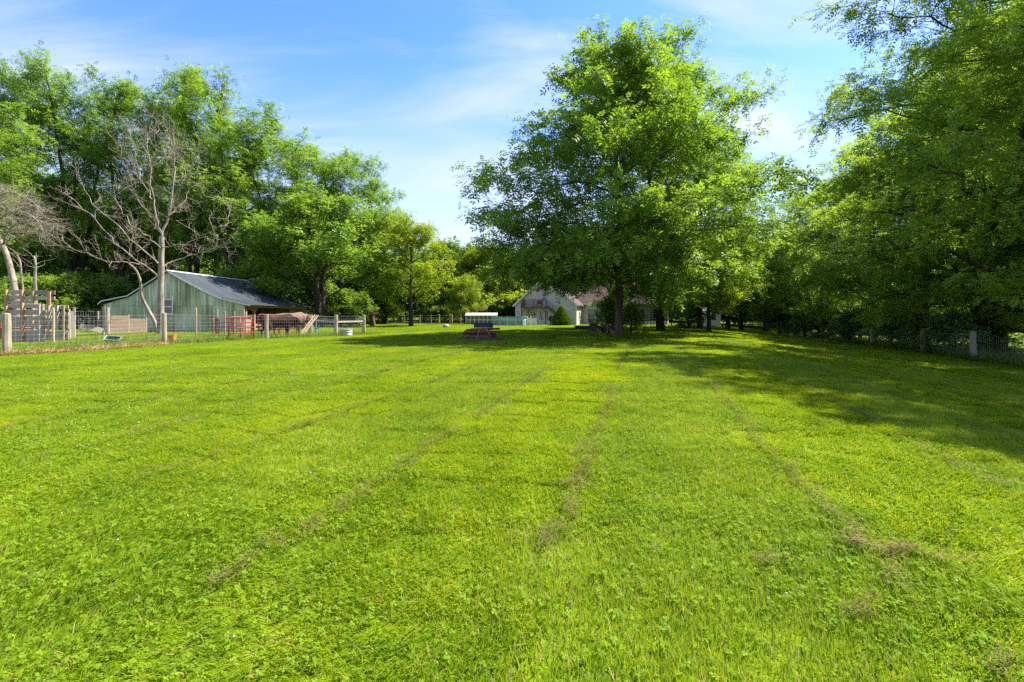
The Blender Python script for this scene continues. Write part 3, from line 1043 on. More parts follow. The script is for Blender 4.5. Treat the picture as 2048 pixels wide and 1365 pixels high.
def broad_tree(seed, H, r0, env, n_limb, t0, t1, top=0.86, n2=8, len2=2.2, n3=5, len3=0.9, n_pts=3, lean=(0, 0), rise=(0.10, 0.32), bow=0.10,
               stems=1, az0=0.0, spread=None):
    """A deciduous tree: ENV(t) is the crown's radius at height fraction t."""
    g = Grower(seed)
    r = g.r
    trunks = []
    for k in range(stems):
        a = az0 + 2 * np.pi * k / max(stems, 1)
        sp = 0 if stems == 1 else (spread or 0.10) * H
        n = 12
        t = np.linspace(0, 1, n)[:, None]
        base = A(0, 0, -0.15)
        topp = A(lean[0] + math.cos(a) * sp, lean[1] + math.sin(a) * sp, H * top * (1 - 0.05 * k))
        mid = (base + topp) / 2 * A(0.35, 0.35, 1)
        pts = (1 - t) ** 2 * base + 2 * t * (1 - t) * mid + t * t * topp
        pts = pts + r.normal(0, 0.006 * H, (n, 3)) * np.sin(np.pi * t) * A(1, 1, .2)
        rr = r0 * (0.9 if k == 0 else 0.7) * (1 - t[:, 0]) ** 0.75 + 0.03
        rr[0] *= 1.35
        rr[1] *= 1.05
        g.br.append((pts, rr, 9))
        trunks.append((pts, rr))
    for k in range(n_limb):
        pts, rr = trunks[k % stems]
        f = (k + 0.5) / n_limb
        ta = t0 + (t1 - t0) * f ** 0.9
        p0, d0 = g.at(pts, min(ta / top, 0.99))
        az = k * 2.39996 + r.uniform(-.35, .35)
        tt = min(0.97, ta + r.uniform(*rise) * (1 - 0.4 * f))
        ce, _ = g.at(pts, min(tt / top, 1.0))
        R = env(tt, az) * r.uniform(0.78, 1.10)
        p1 = A(ce[0] * 0.6 + math.cos(az) * R, ce[1] * 0.6 + math.sin(az) * R, tt * H)
        ra = float(np.interp(min(ta / top, 1), np.linspace(0, 1, len(rr)), rr))
        ln = np.linalg.norm(p1 - p0)
        g.limb(p0, p1, min(ra * 0.55, 0.035 + 0.016 * ln), bow, max(4, int(n2 * (0.6 + 0.07 * ln))), len2 * (0.55 + 0.07 * ln), n3, len3, n_pts, s_first=0.25 if f > .3 else 0.32)
    for pts, rr in trunks:   # leafy leader
        g.twigs(pts, 0.8, 16, len3 * 1.5, n_pts + 1)
    return g


PROTO = {}


def proto(key, g, bark, leaf, **kw):
    tm = g.trunk_mesh(key + '_trunk')
    tm.materials.append(bark)
    cm = g.crown_mesh(key + '_crown', **kw)
    cm.materials.append(leaf)
    PROTO[key] = (tm, cm)


def tree(name, key, x, y, label, sx=1.0, sz=1.0, rz=0.0, group=None, leaf=None, dz=-0.05, tilt=(0, 0)):
    t = thing(name, label, 'tree' if 'shrub' not in name and 'bush' not in name else 'shrub', V(x, y, dz), rz, group)
    t.rotation_euler = (tilt[0], tilt[1], rz)
    tm, cm = PROTO[key]
    for nm, me in (('trunk', tm), ('crown', cm)):
        o = bpy.data.objects.new(nm, me)
        COL.objects.link(o)
        o.parent = t
        o.scale = (sx, sx, sz)
        if nm == 'crown' and leaf is not None:
            o.material_slots[0].link = 'OBJECT'
            o.material_slots[0].material = leaf
    return t


def bell(*pts):
    """Envelope through (t, r) points."""
    ts, rs = zip(*pts)
    return lambda t, az=0: float(np.interp(t, ts, rs))


def build_protos():
    # main walnut: tall, limbs from low down, wide at a third of its height
    e = bell((0.1, 6.8), (0.22, 7.8), (0.33, 8.9), (0.45, 8.3), (0.58, 6.8), (0.65, 5.5), (0.73, 4.2), (0.8, 3.2), (0.95, 2.0), (1, 1.0))
    g = broad_tree(11, 19.4, 0.24, e, 46, 0.165, 0.88, 0.9, n2=8, len2=2.0, n3=5, len3=0.85, n_pts=3, rise=(0.0, 0.14), bow=0.06)
    bx, by = XY(1238, 28.5); bz = G(bx, by)
    for (z0, tx, ty, tY) in ((4.6, 1105, 560, 27.5), (4.2, 1000, 545, 27.0), (5.0, 975, 500, 29.5), (4.4, 1050, 530, 25.0), (5.2, 1010, 440, 31), (4.6, 1150, 565, 25.5), (4.0, 1335, 590, 26.5), (4.4, 1390, 560, 27.5), (4.8, 1440, 520, 30), (4.8, 1310, 550, 24.5), (6.5, 1240, 490, 22.5), (5.6, 1140, 510, 22.5)):
        q = P(tx, ty, tY)
        g.limb(A(0, 0, z0), A(q.x - bx, q.y - by, q.z - bz), .06, .10, 11, 1.7, 5, .75, 3, s_first=.35)
    proto('walnut_main', g, M['bark'], M['leaf_walnut'], per=3, leaf_len=0.48, pairs=3, sigma=0.20, leaflet=(0.46, 0.20), droop=0.38)
    e = bell((0.15, 5.4), (0.35, 7.4), (0.5, 7.2), (0.65, 5.6), (0.8, 5.2), (0.93, 4.6), (1, 2.5))
    g = broad_tree(12, 22, 0.28, e, 40, 0.11, 0.88, 0.88, n2=7, len2=2.0, n3=5, len3=0.9, n_pts=2, rise=(0.08, 0.24), bow=0.08, stems=2, spread=0.11)
    proto('walnut_tall', g, M['bark_dark'], M['leaf_walnut'], per=4, leaf_len=0.50, pairs=3, sigma=0.20, leaflet=(0.46, 0.20), droop=0.35)
    # feathery locusts of the left wood
    for k, (sd, st) in enumerate(((21, 3), (22, 2), (23, 3))):
        e = bell((0.15, 3.2), (0.35, 5.0), (0.6, 5.2), (0.8, 4.2), (0.92, 2.8), (1, 1.4))
        g = broad_tree(sd, 25, 0.30, e, 30, 0.2, 0.9, 0.92, n2=7, len2=2.0, n3=5, len3=1.1, n_pts=3, rise=(0.12, 0.30), bow=0.02, stems=st, spread=0.13, az0=k, lean=(-1.2, 0))
        proto('locust_%d' % k, g, M['bark_dark'], M['leaf_locust'], per=3, leaf_len=0.54, pairs=3, sigma=0.22, leaflet=(0.42, 0.17), droop=0.42)
    # round-headed broadleaf
    for k, sd in enumerate((31, 32)):
        e = bell((0.15, 4.2), (0.3, 5.0), (0.55, 4.8), (0.75, 3.9), (0.9, 2.4), (1, 1.0))
        g = broad_tree(sd, 12, 0.27, e, 24, 0.18, 0.86, 0.86, n2=8, len2=1.6, n3=5, len3=0.75, n_pts=3, rise=(0.05, 0.25), bow=0.08, stems=1 + k, spread=0.1)
        proto('round_%d' % k, g, M['bark_dark'], M['leaf_bright'], per=4, leaf_len=0.30, pairs=2, sigma=0.22, leaflet=(0.55, 0.34), droop=0.30)
    # far mass tree
    e = bell((0.08, 4.0), (0.3, 5.0), (0.6, 4.6), (0.8, 3.4), (1, 1.0))
    g = broad_tree(41, 15, 0.25, e, 26, 0.08, 0.9, 0.88, n2=6, len2=1.8, n3=5, len3=1.0, n_pts=3, rise=(0.05, 0.2))
    proto('wood', g, M['bark_dark'], M['leaf_dark'], per=4, leaf_len=0.55, pairs=2, sigma=0.32, leaflet=(0.55, 0.30), droop=0.3)
    # big layered honey locust of the right edge
    e = bell((0.1, 6.0), (0.3, 8.0), (0.5, 8.2), (0.7, 7.0), (0.85, 5.4), (1, 2.0))
    g = broad_tree(51, 24, 0.36, e, 34, 0.12, 0.9, 0.9, n2=9, len2=2.3, n3=6, len3=1.0, n_pts=3, rise=(0.0, 0.10), bow=0.10, stems=2, spread=0.08)
    proto('honey', g, M['bark_dark'], M['leaf_honey'], per=4, leaf_len=0.44, pairs=4, sigma=0.22, leaflet=(0.36, 0.14), droop=0.30)
    e = bell((0.05, 4.0), (0.25, 6.0), (0.5, 5.6), (0.75, 4.2), (0.9, 2.8), (1, 1.0))
    g = broad_tree(52, 16, 0.22, e, 30, 0.09, 0.88, 0.88, n2=8, len2=1.9, n3=5, len3=0.9, n_pts=3, rise=(0.02, 0.15), bow=0.08)
    proto('ash', g, M['bark_dark'], M['leaf_walnut'], per=3, leaf_len=0.48, pairs=3, sigma=0.20, leaflet=(0.46, 0.19), droop=0.32)
    # slim poplar
    e = bell((0.1, 1.6), (0.4, 2.6), (0.7, 2.3), (0.9, 1.3), (1, 0.5))
    g = broad_tree(53, 17, 0.2, e, 26, 0.15, 0.92, 0.93, n2=6, len2=1.2, n3=4, len3=0.7, n_pts=3, rise=(0.08, 0.2))
    proto('poplar', g, M['bark'], M['leaf_blue'], per=3, leaf_len=0.28, pairs=2, sigma=0.2, leaflet=(0.5, 0.3), droop=0.3)
    # willow-like bush: fine drooping leaves
    e = bell((0.05, 2.6), (0.3, 3.0), (0.6, 2.6), (0.85, 1.6), (1, 0.6))
    g = broad_tree(61, 7.0, 0.12, e, 30, 0.08, 0.85, 0.85, n2=7, len2=1.1, n3=5, len3=0.6, n_pts=3, rise=(0.1, 0.35), bow=0.12, stems=3, spread=0.2)
    proto('willow', g, M['bark'], M['leaf_bright'], per=4, leaf_len=0.26, pairs=3, sigma=0.14, leaflet=(0.55, 0.12), droop=0.5)
    # shrubs
    for k, sd in enumerate((71, 72, 73)):
        e = bell((0.0, 1.1), (0.3, 1.35), (0.6, 1.15), (0.85, 0.7), (1, 0.3))
        g = broad_tree(sd, 2.2, 0.045, e, 16, 0.05, 0.85, 0.85, n2=5, len2=0.6, n3=4, len3=0.35, n_pts=3, rise=(0.1, 0.4), stems=3, spread=0.2)
        proto('shrub_%d' % k, g, M['bark_dark'], M['leaf_dark'], per=4, leaf_len=0.17, pairs=2, sigma=0.10, leaflet=(0.55, 0.34), droop=0.2)


build_protos()


def plant_trees():
    def at(px, Y): return XY(px, Y)
    # --- the walnuts in the middle of the lawn
    x, y = at(1238, 28.5)
    tree('walnut_tree', 'walnut_main', x, y, 'tall walnut with straight trunk in front of the firewood pile', 1.0, 0.98, 0.0)
    x, y = at(1322, 36)
    tree('walnut_tree', 'walnut_tall', x, y, 'towering walnut behind the first trunk, beside the trampoline', 1.0, 1.0, 2.2)
    x, y = at(1400, 44)
    tree('walnut_tree', 'ash', x, y, 'walnut with low leafy skirt standing to the right of the trampoline', 1.08, 1.10, 1.0)
    x, y = at(1418, 37)
    tree('young_tree', 'round_0', x, y, 'young bright green tree whose low boughs hang beside the trampoline', 0.62, 0.52, 0.5, leaf=M['leaf_bright'])
    x, y = at(1228, 44)
    tree('young_tree', 'round_1', x, y, 'leafy tree between walnut trunk and house wing', 0.75, 0.68, 2.2, leaf=M['leaf_walnut'])
    x, y = at(1455, 50)
    tree('young_tree', 'round_1', x, y, 'dark trunked tree on the lawn edge near the tan shed', 0.9, 0.95, 0.2, leaf=M['leaf_walnut'])
    x, y = at(1482, 54)
    tree('young_tree', 'round_0', x, y, 'forked tree at the back of the lawn before the right wood', 0.9, 0.9, 1.9, leaf=M['leaf_dark'])
    # --- the wood behind the barn
    L = [(-75, 40, 'locust_0', 0.95, .80, 'leaf_locust', 'leafy tree at the far left edge above the scrub'),
         (45, 50, 'locust_1', 1.0, 1.08, None, 'feathery locust above the pallet pen'),
         (150, 51, 'locust_2', 1.0, 1.13, None, 'feathery locust behind the dead tree, left of it'),
         (250, 53, 'locust_0', 1.0, 1.10, None, 'feathery locust rising straight behind the dead tree'),
         (385, 51, 'locust_1', 1.0, 1.14, None, 'tallest feathery locust behind the barn roof'),
         (470, 50, 'locust_2', 1.05, 0.96, None, 'feathery locust behind the right slope of the barn'),
         (575, 54, 'locust_0', 1.1, 0.88, None, 'locust behind the open side of the barn'),
         (685, 58, 'locust_1', 1.1, 0.86, None, 'locust behind the galvanised tank'),
         (640, 44, 'round_1', 1.25, 1.1, 'leaf_locust', 'low spreading tree just behind the barn end'),
         (770, 66, 'round_0', 1.3, 1.35, 'leaf_locust', 'tree behind the lone trunk on the back lawn'),
         (560, 47, 'round_0', 1.0, 0.95, 'leaf_locust', 'small tree overhanging the barn roof end')]
    for k, (px, Y, key, sx, sz, lf, lab) in enumerate(L):
        x, y = at(px, Y)
        tree('locust_tree' if key.startswith('loc') else 'leafy_tree', key, x, y, lab, sx, sz, k * 1.3, leaf=M[lf] if lf else None, group='trees of the left wood')
    x, y = at(822, 50)
    tree('lawn_tree', 'round_0', x, y, 'lone round headed tree with dark trunk on the back lawn', 0.86, 0.98, 0.9)
    x, y = at(930, 63)
    tree('willow_bush', 'willow', x, y, 'fine leaved yellow green bush beside the hen house', 0.82, 0.95, 0.0)
    # back rows of the woods
    rng = random.Random(4)
    rows = [(px, Y, 'wood') for px, Y in ((-130, 60), (20, 64), (110, 60), (200, 66), (300, 62), (350, 70), (430, 60), (520, 66), (610, 64), (660, 72), (730, 70), (800, 80), (850, 84), (890, 78), (935, 86), (965, 76), (1000, 84))]
    for k, (px, Y, key) in enumerate(rows):
        x, y = at(px, Y)
        h = {0: 1.2}.get(k, 1.0) * (1.25 if px < 500 else 0.95) * rng.uniform(.92, 1.08)
        if px > 780: h = rng.uniform(0.78, 0.92)
        tree('wood_tree', key, x, y, 'dense tree in the back row of the wood beyond the barn and pool', 1.15, h, k * 2.1, group='back row of the left wood',
             leaf=M['leaf_bright'] if k in (11, 12, 14, 15) else (M['leaf_locust'] if k % 3 == 0 else None))
    for k, (px, Y, s) in enumerate(((1060, 84, .9), (1120, 86, 1.0), (1180, 84, 1.0), (1250, 88, 1.1), (1330, 84, 1.0), (1410, 80, 0.95), (1480, 76, 0.9), (1540, 72, .9))):
        x, y = at(px, Y)
        tree('wood_tree', 'wood', x, y, 'dense tree closing the view behind the house', 1.1, s, k * 1.7 + .4, group='trees behind the house', leaf=M['leaf_locust'] if k % 2 else None)
    # understorey behind the barn
    for k, (px, Y, s) in enumerate(((-20, 36, 1.5), (60, 38, 1.6), (120, 40, 1.7), (190, 43, 1.6), (150, 46, 2.0), (230, 46, 1.8), (630, 48, 1.6), (680, 52, 1.5), (720, 54, 1.4), (590, 46, 1.7), (770, 64, 1.6), (40, 44, 2.0), (860, 70, 1.5), (900, 72, 1.4))):
        x, y = at(px, Y)
        tree('understorey_shrub', 'shrub_%d' % (k % 3), x, y, 'dark shrub under the trees of the left wood', s, s * 1.15, k * 1.1, group='understorey of the left wood', leaf=M['leaf_locust'] if k % 4 == 1 else None)
    # --- right side
    R = [(2080, 18.6, 'honey', 0.92, 0.92, None, 'huge honey locust filling the upper right corner', 0.4),
         (1850, 31, 'ash', 1.12, 1.05, 'leaf_honey', 'broad tree behind the third fence post on the right', 1.2),
         (1745, 40, 'ash', 1.05, 1.05, 'leaf_honey', 'full leafed ash behind the middle of the right fence', 2.9),
         (1640, 50, 'ash', 1.0, 1.05, 'leaf_honey', 'ash near the far end of the right fence', 0.1),
         (1592, 56, 'poplar', 1.0, 1.08, None, 'slim greyish poplar showing sky through its top', 0.7),
         (1530, 60, 'round_1', 1.15, 1.05, 'leaf_dark', 'dark tree at the far corner of the right fence', 0.5),
         (1965, 33, 'locust_1', 1.05, 0.84, 'leaf_walnut', 'tall slender tree in the second row on the right', 0.9),
         (1995, 27, 'poplar', 1.6, 1.15, 'leaf_bright', 'slim tall tree with loose pale foliage behind the huge honey locust', 2.0),
         (1955, 24.5, 'ash', 0.72, 0.66, 'leaf_honey', 'low dense tree filling the gap behind the nearest right fence post', 0.3),
         (2070, 22.5, 'ash', 0.75, 0.7, 'leaf_honey', 'low leafy tree under the honey locust at the right edge', 1.9),
         (2150, 29, 'locust_2', 1.05, 0.95, None, 'locust just past the right edge', 0.2)]
    for (px, Y, key, sx, sz, lf, lab, rz) in R:
        x, y = at(px, Y)
        tree('fence_tree', key, x, y, lab, sx, sz, rz, leaf=M[lf] if lf else None, group='trees along the right fence')
    tree('fence_tree', 'honey', 20.6, 12.4, 'near honey locust whose layered bough reaches in from the right', 0.80, 0.74, 2.6, group='trees along the right fence')
    for k, (x, y, s) in enumerate(((40, 62, .8), (52, 60, .85), (44, 74, .95))):
        tree('wood_tree', 'wood', x, y, 'dense tree in the second row of the right wood', 1.0, s, k * 1.9, group='second row of the right wood')
    order = ['first', 'second', 'third', 'fourth', 'fifth', 'sixth', 'seventh', 'eighth', 'ninth', 'tenth', 'eleventh']
    spx = [1905, 1700, 1610, 1660, 1780, 1850, 1560, 1590, 1990, 1720, 1810]
    shrub_labels = ['leafy shrub behind the right wire fence, %s from the right edge' % order[sorted(spx, reverse=True).index(v)] for v in spx]
    for k, (px, Y, s, lf) in enumerate(((1905, 23.5, 0.9, 'leaf_blue'), (1700, 36, 1.0, 'leaf_blue'), (1610, 46, 1.1, 'leaf_blue'), (1660, 44, 1.0, None), (1780, 32, 0.9, 'leaf_blue'), (1850, 28, 0.8, None), (1560, 52, 1.2, None), (1590, 50, 1.1, 'leaf_blue'), (1990, 24, 0.7, None), (1720, 40, 1.2, None), (1810, 34, 1.1, None))):
        x, y = at(px, Y)
        tree('fence_shrub', 'shrub_%d' % (k % 3), x, y, shrub_labels[k], s, s, k * 1.4, group='shrubs behind the right fence', leaf=M[lf] if lf else None)
    # dark shrubs round the walnut foot and by the house
    for k, (px, Y, s, sz, lab) in enumerate(((1216, 34, .72, 1.05, 'dark shrub between firewood pile and walnut trunk'), (1262, 32.5, 0.7, .9, 'dark shrub hugging the right of the walnut trunk'),
                                             (1378, 46, 1.3, 1.0, 'dark rounded shrub between trampoline and tan shed'), (1232, 36, .8, 1.4, 'taller shrub right behind the walnut trunk'))):
        x, y = at(px, Y)
        tree('dark_shrub', 'shrub_%d' % (k % 3), x, y, lab, s, sz, k, group='shrubs round the house')


plant_trees()


def cone_shrub():
    """Clipped pyramid evergreen: a dense skin of short sprays."""
    rng = np.random.default_rng(81)
    n = 5200
    t = rng.random(n) ** 0.8
    a = rng.uniform(0, 2 * np.pi, n)
    h, R = 2.35, 1.15
    z = t * h
    rad = R * np.minimum(1, 1.25 * (1 - t) ** 0.75) * np.minimum(1, 0.75 + t * 1.5) * rng.uniform(.86, 1.04, n)
    p = np.stack([np.cos(a) * rad, np.sin(a) * rad, z], 1)
    d = unit(np.stack([np.cos(a), np.sin(a), 0.7 + rng.normal(0, .4, n)], 1) + rng.normal(0, .35, (n, 3)))
    s = unit(np.cross(d, rng.normal(0, 1, (n, 3))))
    L_ = 0.17
    v = np.stack([p, p + d * L_ * .5 + s * .05, p + d * L_, p + d * L_ * .5 - s * .05], 1).reshape(-1, 3)
    i = np.arange(n) * 4
    x, y = XY(1122, 58)
    t_ = thing('conical_shrub', 'clipped cone shaped evergreen at the foot of the outside stair', 'shrub', V(x, y, -.02))
    mb = MB(); mb.tube([(0, 0, -.1), (0, 0, 1.9)], [.07, .03], 6)
    mb.build('trunk', M['bark_dark'], t_)
    mb = MB(); mb.lathe([(0.9, 0.03), (0.98, 0.5), (0.62, 1.3), (0.25, 1.9), (0.02, 2.2)], 14)
    vv = np.concatenate([v, np.array(mb.v)])
    q = np.concatenate([np.stack([i, i + 1, i + 2, i + 3], 1), np.array(mb.f) + len(v)])
    obj('crown', mesh_np('cone_crown', vv, q), M['leaf_yew'], t_)


cone_shrub()


def far_woods():
    """The wood that closes the horizon: one far-off mass of crowns."""
    coll = bpy.data.collections.new('far_crowns')
    for k, lf in enumerate(('leaf_dark', 'leaf_locust')):
        tm, cm = PROTO['wood']
        me = cm.copy(); me.materials.clear(); me.materials.append(M[lf])
        o = bpy.data.objects.new('far_crown_%d' % k, me)
        coll.objects.link(o)
    rng = np.random.default_rng(77)
    pts = []
    for a in np.arange(-1.25, 1.25, 0.026):
        for R in (98, 112, 128):
            aa = a + rng.uniform(-.012, .012); rr = R + rng.uniform(-5, 5)
            pts.append((rr * math.sin(aa), rr * math.cos(aa)))
    pts = np.array(pts)
    x, y = pts[:, 0], pts[:, 1]
    n = len(x)
    scatter_object('far_woods', np.stack([x, y, gz(x, y) - 1.2], 1), rng.uniform(0, 6, n), rng.integers(0, 2, n), rng.uniform(.62, .9, n), coll,
                   'far wood closing the horizon behind the house and lawn', 'wood')


far_woods()


# ------------------------------------------------------------------ dead trees
def tubes_np(paths, name):
    g = Grower(1)
    g.br = paths
    return g.trunk_mesh(name)


def smooth_path(pts, n=14):
    pts = np.array(pts, float)
    s = np.linspace(0, 1, len(pts))
    q = np.linspace(0, 1, n)
    # Catmull-Rom through the points
    out = []
    for t in q:
        f = t * (len(pts) - 1); i = min(int(f), len(pts) - 2); u = f - i
        p0, p1, p2, p3 = pts[max(i - 1, 0)], pts[i], pts[i + 1], pts[min(i + 2, len(pts) - 1)]
        out.append(0.5 * ((2 * p1) + (-p0 + p2) * u + (2 * p0 - 5 * p1 + 4 * p2 - p3) * u * u + (-p0 + 3 * p1 - 3 * p2 + p3) * u ** 3))
    return np.array(out)


def dead_tree():
    rng = np.random.default_rng(91)
    Y0 = 29.0
    base = np.array(V(*XY(322, Y0), -0.1))
    t = thing('dead_tree', 'bare dead tree with forked grey trunk standing before the barn gable', 'tree', tuple(base))

    def pt(px, py, dy=0.0):
        return np.array(P(px, py, Y0 + dy)) - base
    trunk = [pt(323, 690), pt(321, 640), pt(321, 600), pt(322, 554), pt(322, 510), pt(324, 473)]
    limbs = [  # path, start radius
        ([pt(324, 473), pt(333, 440, .2), pt(343, 396, .3), pt(350, 340, .5), pt(348, 300, .7), pt(342, 262, .9)], .13),
        ([pt(324, 473), pt(313, 440, -.2), pt(306, 400, -.2), pt(301, 350, 0), pt(297, 300, .2), pt(290, 250, .3)], .12),
        ([pt(320, 556), pt(300, 540, -.6), pt(276, 520, -1.2), pt(240, 494, -1.6), pt(202, 455, -1.7), pt(165, 415, -1.6), pt(125, 385, -1.4)], .10),
        ([pt(321, 540), pt(295, 505, .6), pt(262, 480, 1.4), pt(222, 440, 2.0), pt(180, 400, 2.4), pt(158, 355, 2.6)], .085),
        ([pt(285, 528, -1.0), pt(240, 524, -2.0), pt(200, 520, -2.6), pt(155, 502, -3.0), pt(113, 478, -3.2)], .055),
        ([pt(322, 500), pt(300, 478, -1.0), pt(265, 450, -1.8), pt(235, 410, -2.0), pt(226, 370, -2.0)], .07),
        ([pt(323, 496), pt(350, 492, -.8), pt(390, 480, -1.6), pt(425, 460, -2.0), pt(452, 444, -2.2), pt(462, 410, -2.4)], .06),
        ([pt(322, 535), pt(345, 525, .8), pt(385, 510, 1.6), pt(420, 500, 2.0), pt(450, 490, 2.4)], .055),
        ([pt(311, 445), pt(290, 420, -.8), pt(268, 380, -1.2), pt(250, 330, -1.4), pt(240, 292, -1.4)], .06),
        ([pt(305, 400), pt(288, 370, .8), pt(272, 330, 1.4), pt(268, 285, 1.6)], .05),
        ([pt(343, 396), pt(362, 372, -.6), pt(382, 340, -1.0), pt(388, 300, -1.2)], .05),
        ([pt(336, 430), pt(360, 420, .8), pt(376, 385, 1.4), pt(380, 345, 1.6)], .045),
        ([pt(301, 350), pt(312, 310, -.6), pt(308, 270, -.9), pt(314, 236, -1.0)], .04),
        ([pt(350, 340), pt(338, 300, -.5), pt(330, 262, -.8)], .035)]
    second = [pt(316, 682, .2), pt(312, 650, .3), pt(296, 620, .2), pt(282, 590, -.1), pt(281, 565, -.2), pt(273, 542, -.3), pt(258, 528, -.3)]
    paths = []
    tp = smooth_path(trunk, 16)
    paths.append((tp + rng.normal(0, .012, tp.shape), np.concatenate([[.30, .23], np.linspace(.195, .14, 14)]) * rng.uniform(.95, 1.06, 16), 11))
    sp = smooth_path(second, 18)
    paths.append((sp, np.linspace(.12, .05, 18) + rng.normal(0, .006, 18), 8))

    def twiggy(pts, r0, level):
        n = {1: 9, 2: 5, 3: 3}[level]
        L_ = np.linalg.norm(pts[-1] - pts[0])
        for s in np.linspace(.18, 1.0, n):
            f = min(s + rng.uniform(-.05, .05), .999) * (len(pts) - 1); i = min(int(f), len(pts) - 2)
            p = pts[i] + (pts[i + 1] - pts[i]) * (f - i); d = unit(pts[i + 1] - pts[i])
            dd = unit(d * rng.uniform(.2, .9) + rng.normal(0, .8, 3) + A(0, 0, .25))
            ln = {1: 1.3, 2: .62, 3: .3}[level] * rng.uniform(.5, 1.3)
            m = p + dd * ln * .5 + rng.normal(0, .07 * ln, 3)
            e = p + dd * ln + rng.normal(0, .16 * ln, 3) + A(0, 0, .08 * ln)
            q = smooth_path([p, m, e], 5)
            rr = {1: .015, 2: .009, 3: .006}[level]
            paths.append((q, np.linspace(rr, rr * .5, 5), 4 if level == 1 else 3))
            if level < 3:
                twiggy(q, rr, level + 1)
    for lp, r0 in limbs:
        q = smooth_path(lp, 18)
        q[1:-1] += rng.normal(0, .05, q[1:-1].shape)
        paths.append((q, np.linspace(r0 * .58, .008, 18) * rng.uniform(.9, 1.12, 18), 7))
        twiggy(q, r0, 1)
    twiggy(sp, .05, 2)
    main = tubes_np(paths[:2], 'dead_trunk')
    obj('trunk', main, M['deadwood'], t)
    obj('branches', tubes_np(paths[2:], 'dead_branches'), M['deadwood'], t)['kind'] = 'stuff'


dead_tree()


def scrub_tree():
    """Leaning half-dead scrub at the left edge, a veil of fine grey twigs."""
    rng = np.random.default_rng(93)
    Y0 = 24.0
    base = np.array(V(*XY(34, Y0), -0.1))
    t = thing('scrub_tree', 'leaning half dead scrub tree veiled in fine grey twigs at the left edge', 'tree', tuple(base))
    pt = lambda px, py, dy=0.0: np.array(P(px, py, Y0 + dy)) - base
    paths = []
    stem = smooth_path([pt(36, 690), pt(32, 600), pt(22, 540), pt(5, 490), pt(-20, 455), pt(-40, 430)], 14)
    paths.append((stem, np.linspace(.17, .08, 14), 8))
    arms = [([pt(8, 488), pt(16, 462, -.4), pt(40, 445, -.8), pt(75, 440, -1.0), pt(105, 455, -1.0)], .055),
            ([pt(-10, 465), pt(10, 430, .4), pt(40, 408, .8), pt(70, 415, 1), pt(95, 440, 1.2)], .05),
            ([pt(-30, 440), pt(-10, 400, -.6), pt(20, 385, -1.0), pt(55, 398, -1.2), pt(90, 425, -1.4)], .05),
            ([pt(-20, 455), pt(20, 425, -1.2), pt(60, 430, -1.6), pt(85, 460, -1.6), pt(80, 485, -1.8)], .04),
            ([pt(-40, 430), pt(-50, 400), pt(-20, 380, .6), pt(15, 372, .8)], .045)]
    crown_paths = []
    for lp, r0 in arms:
        q = smooth_path(lp, 14)
        crown_paths.append((q, np.linspace(r0, .012, 14), 6))
        for k in range(70):
            i = rng.integers(2, 14 - 1)
            p = q[i] + rng.normal(0, .1, 3)
            d = unit(rng.normal(0, 1, 3) * A(1, 1, .7) + A(.5, 0, -.15))
            ln = rng.uniform(.5, 1.2)
            a = smooth_path([p, p + d * ln * .5 + rng.normal(0, .1, 3), p + d * ln + A(0, 0, -.12) + rng.normal(0, .12, 3)], 5)
            crown_paths.append((a, np.linspace(.009, .004, 5), 3))
            for m in range(3):
                j = rng.integers(1, 5)
                d2 = unit(d + rng.normal(0, .9, 3))
                l2 = rng.uniform(.2, .5)
                crown_paths.append((smooth_path([a[j], a[j] + d2 * l2 * .5, a[j] + d2 * l2 + rng.normal(0, .06, 3)], 3), np.array([.005, .004, .003]), 3))
    obj('trunk', tubes_np(paths, 'scrub_trunk'), M['deadwood'], t)
    obj('twigs', tubes_np(crown_paths, 'scrub_twigs'), M['deadwood'], t)['kind'] = 'stuff'
    # two bare snags behind the pallets
    for (pts, r0, lab) in (([(52, 690), (47, 600), (42, 545), (40, 522), (30, 505)], .065, 'thin bare snag behind the pallets, nearer the left edge'),
                           ([(72, 690), (71, 600), (70, 552), (71, 530), (68, 512)], .10, 'bare snag with broken top behind the right of the pallets')):
        Y1 = 24.5
        b = np.array(V(*XY(pts[0][0], Y1), -.1))
        s = thing('dead_snag', lab, 'tree', tuple(b), group='snags behind the pallets')
        q = smooth_path([np.array(P(px, py, Y1)) - b for px, py in pts], 10)
        pp = [(q, np.linspace(r0, r0 * .4, 10), 7)]
        obj('trunk', tubes_np(pp, 'snag_trunk'), M['deadwood'], s)
        tw = []
        for k in range(12):
            i = rng.integers(4, 10)
            d = unit(rng.normal(0, 1, 3) + A(0, 0, .5)); ln = rng.uniform(.3, .9)
            a = smooth_path([q[i], q[i] + d * ln * .5 + rng.normal(0, .08, 3), q[i] + d * ln], 5)
            tw.append((a, np.linspace(.016, .005, 5), 4))
        obj('branches', tubes_np(tw, 'snag_branches'), M['deadwood'], s)['kind'] = 'stuff'


scrub_tree()
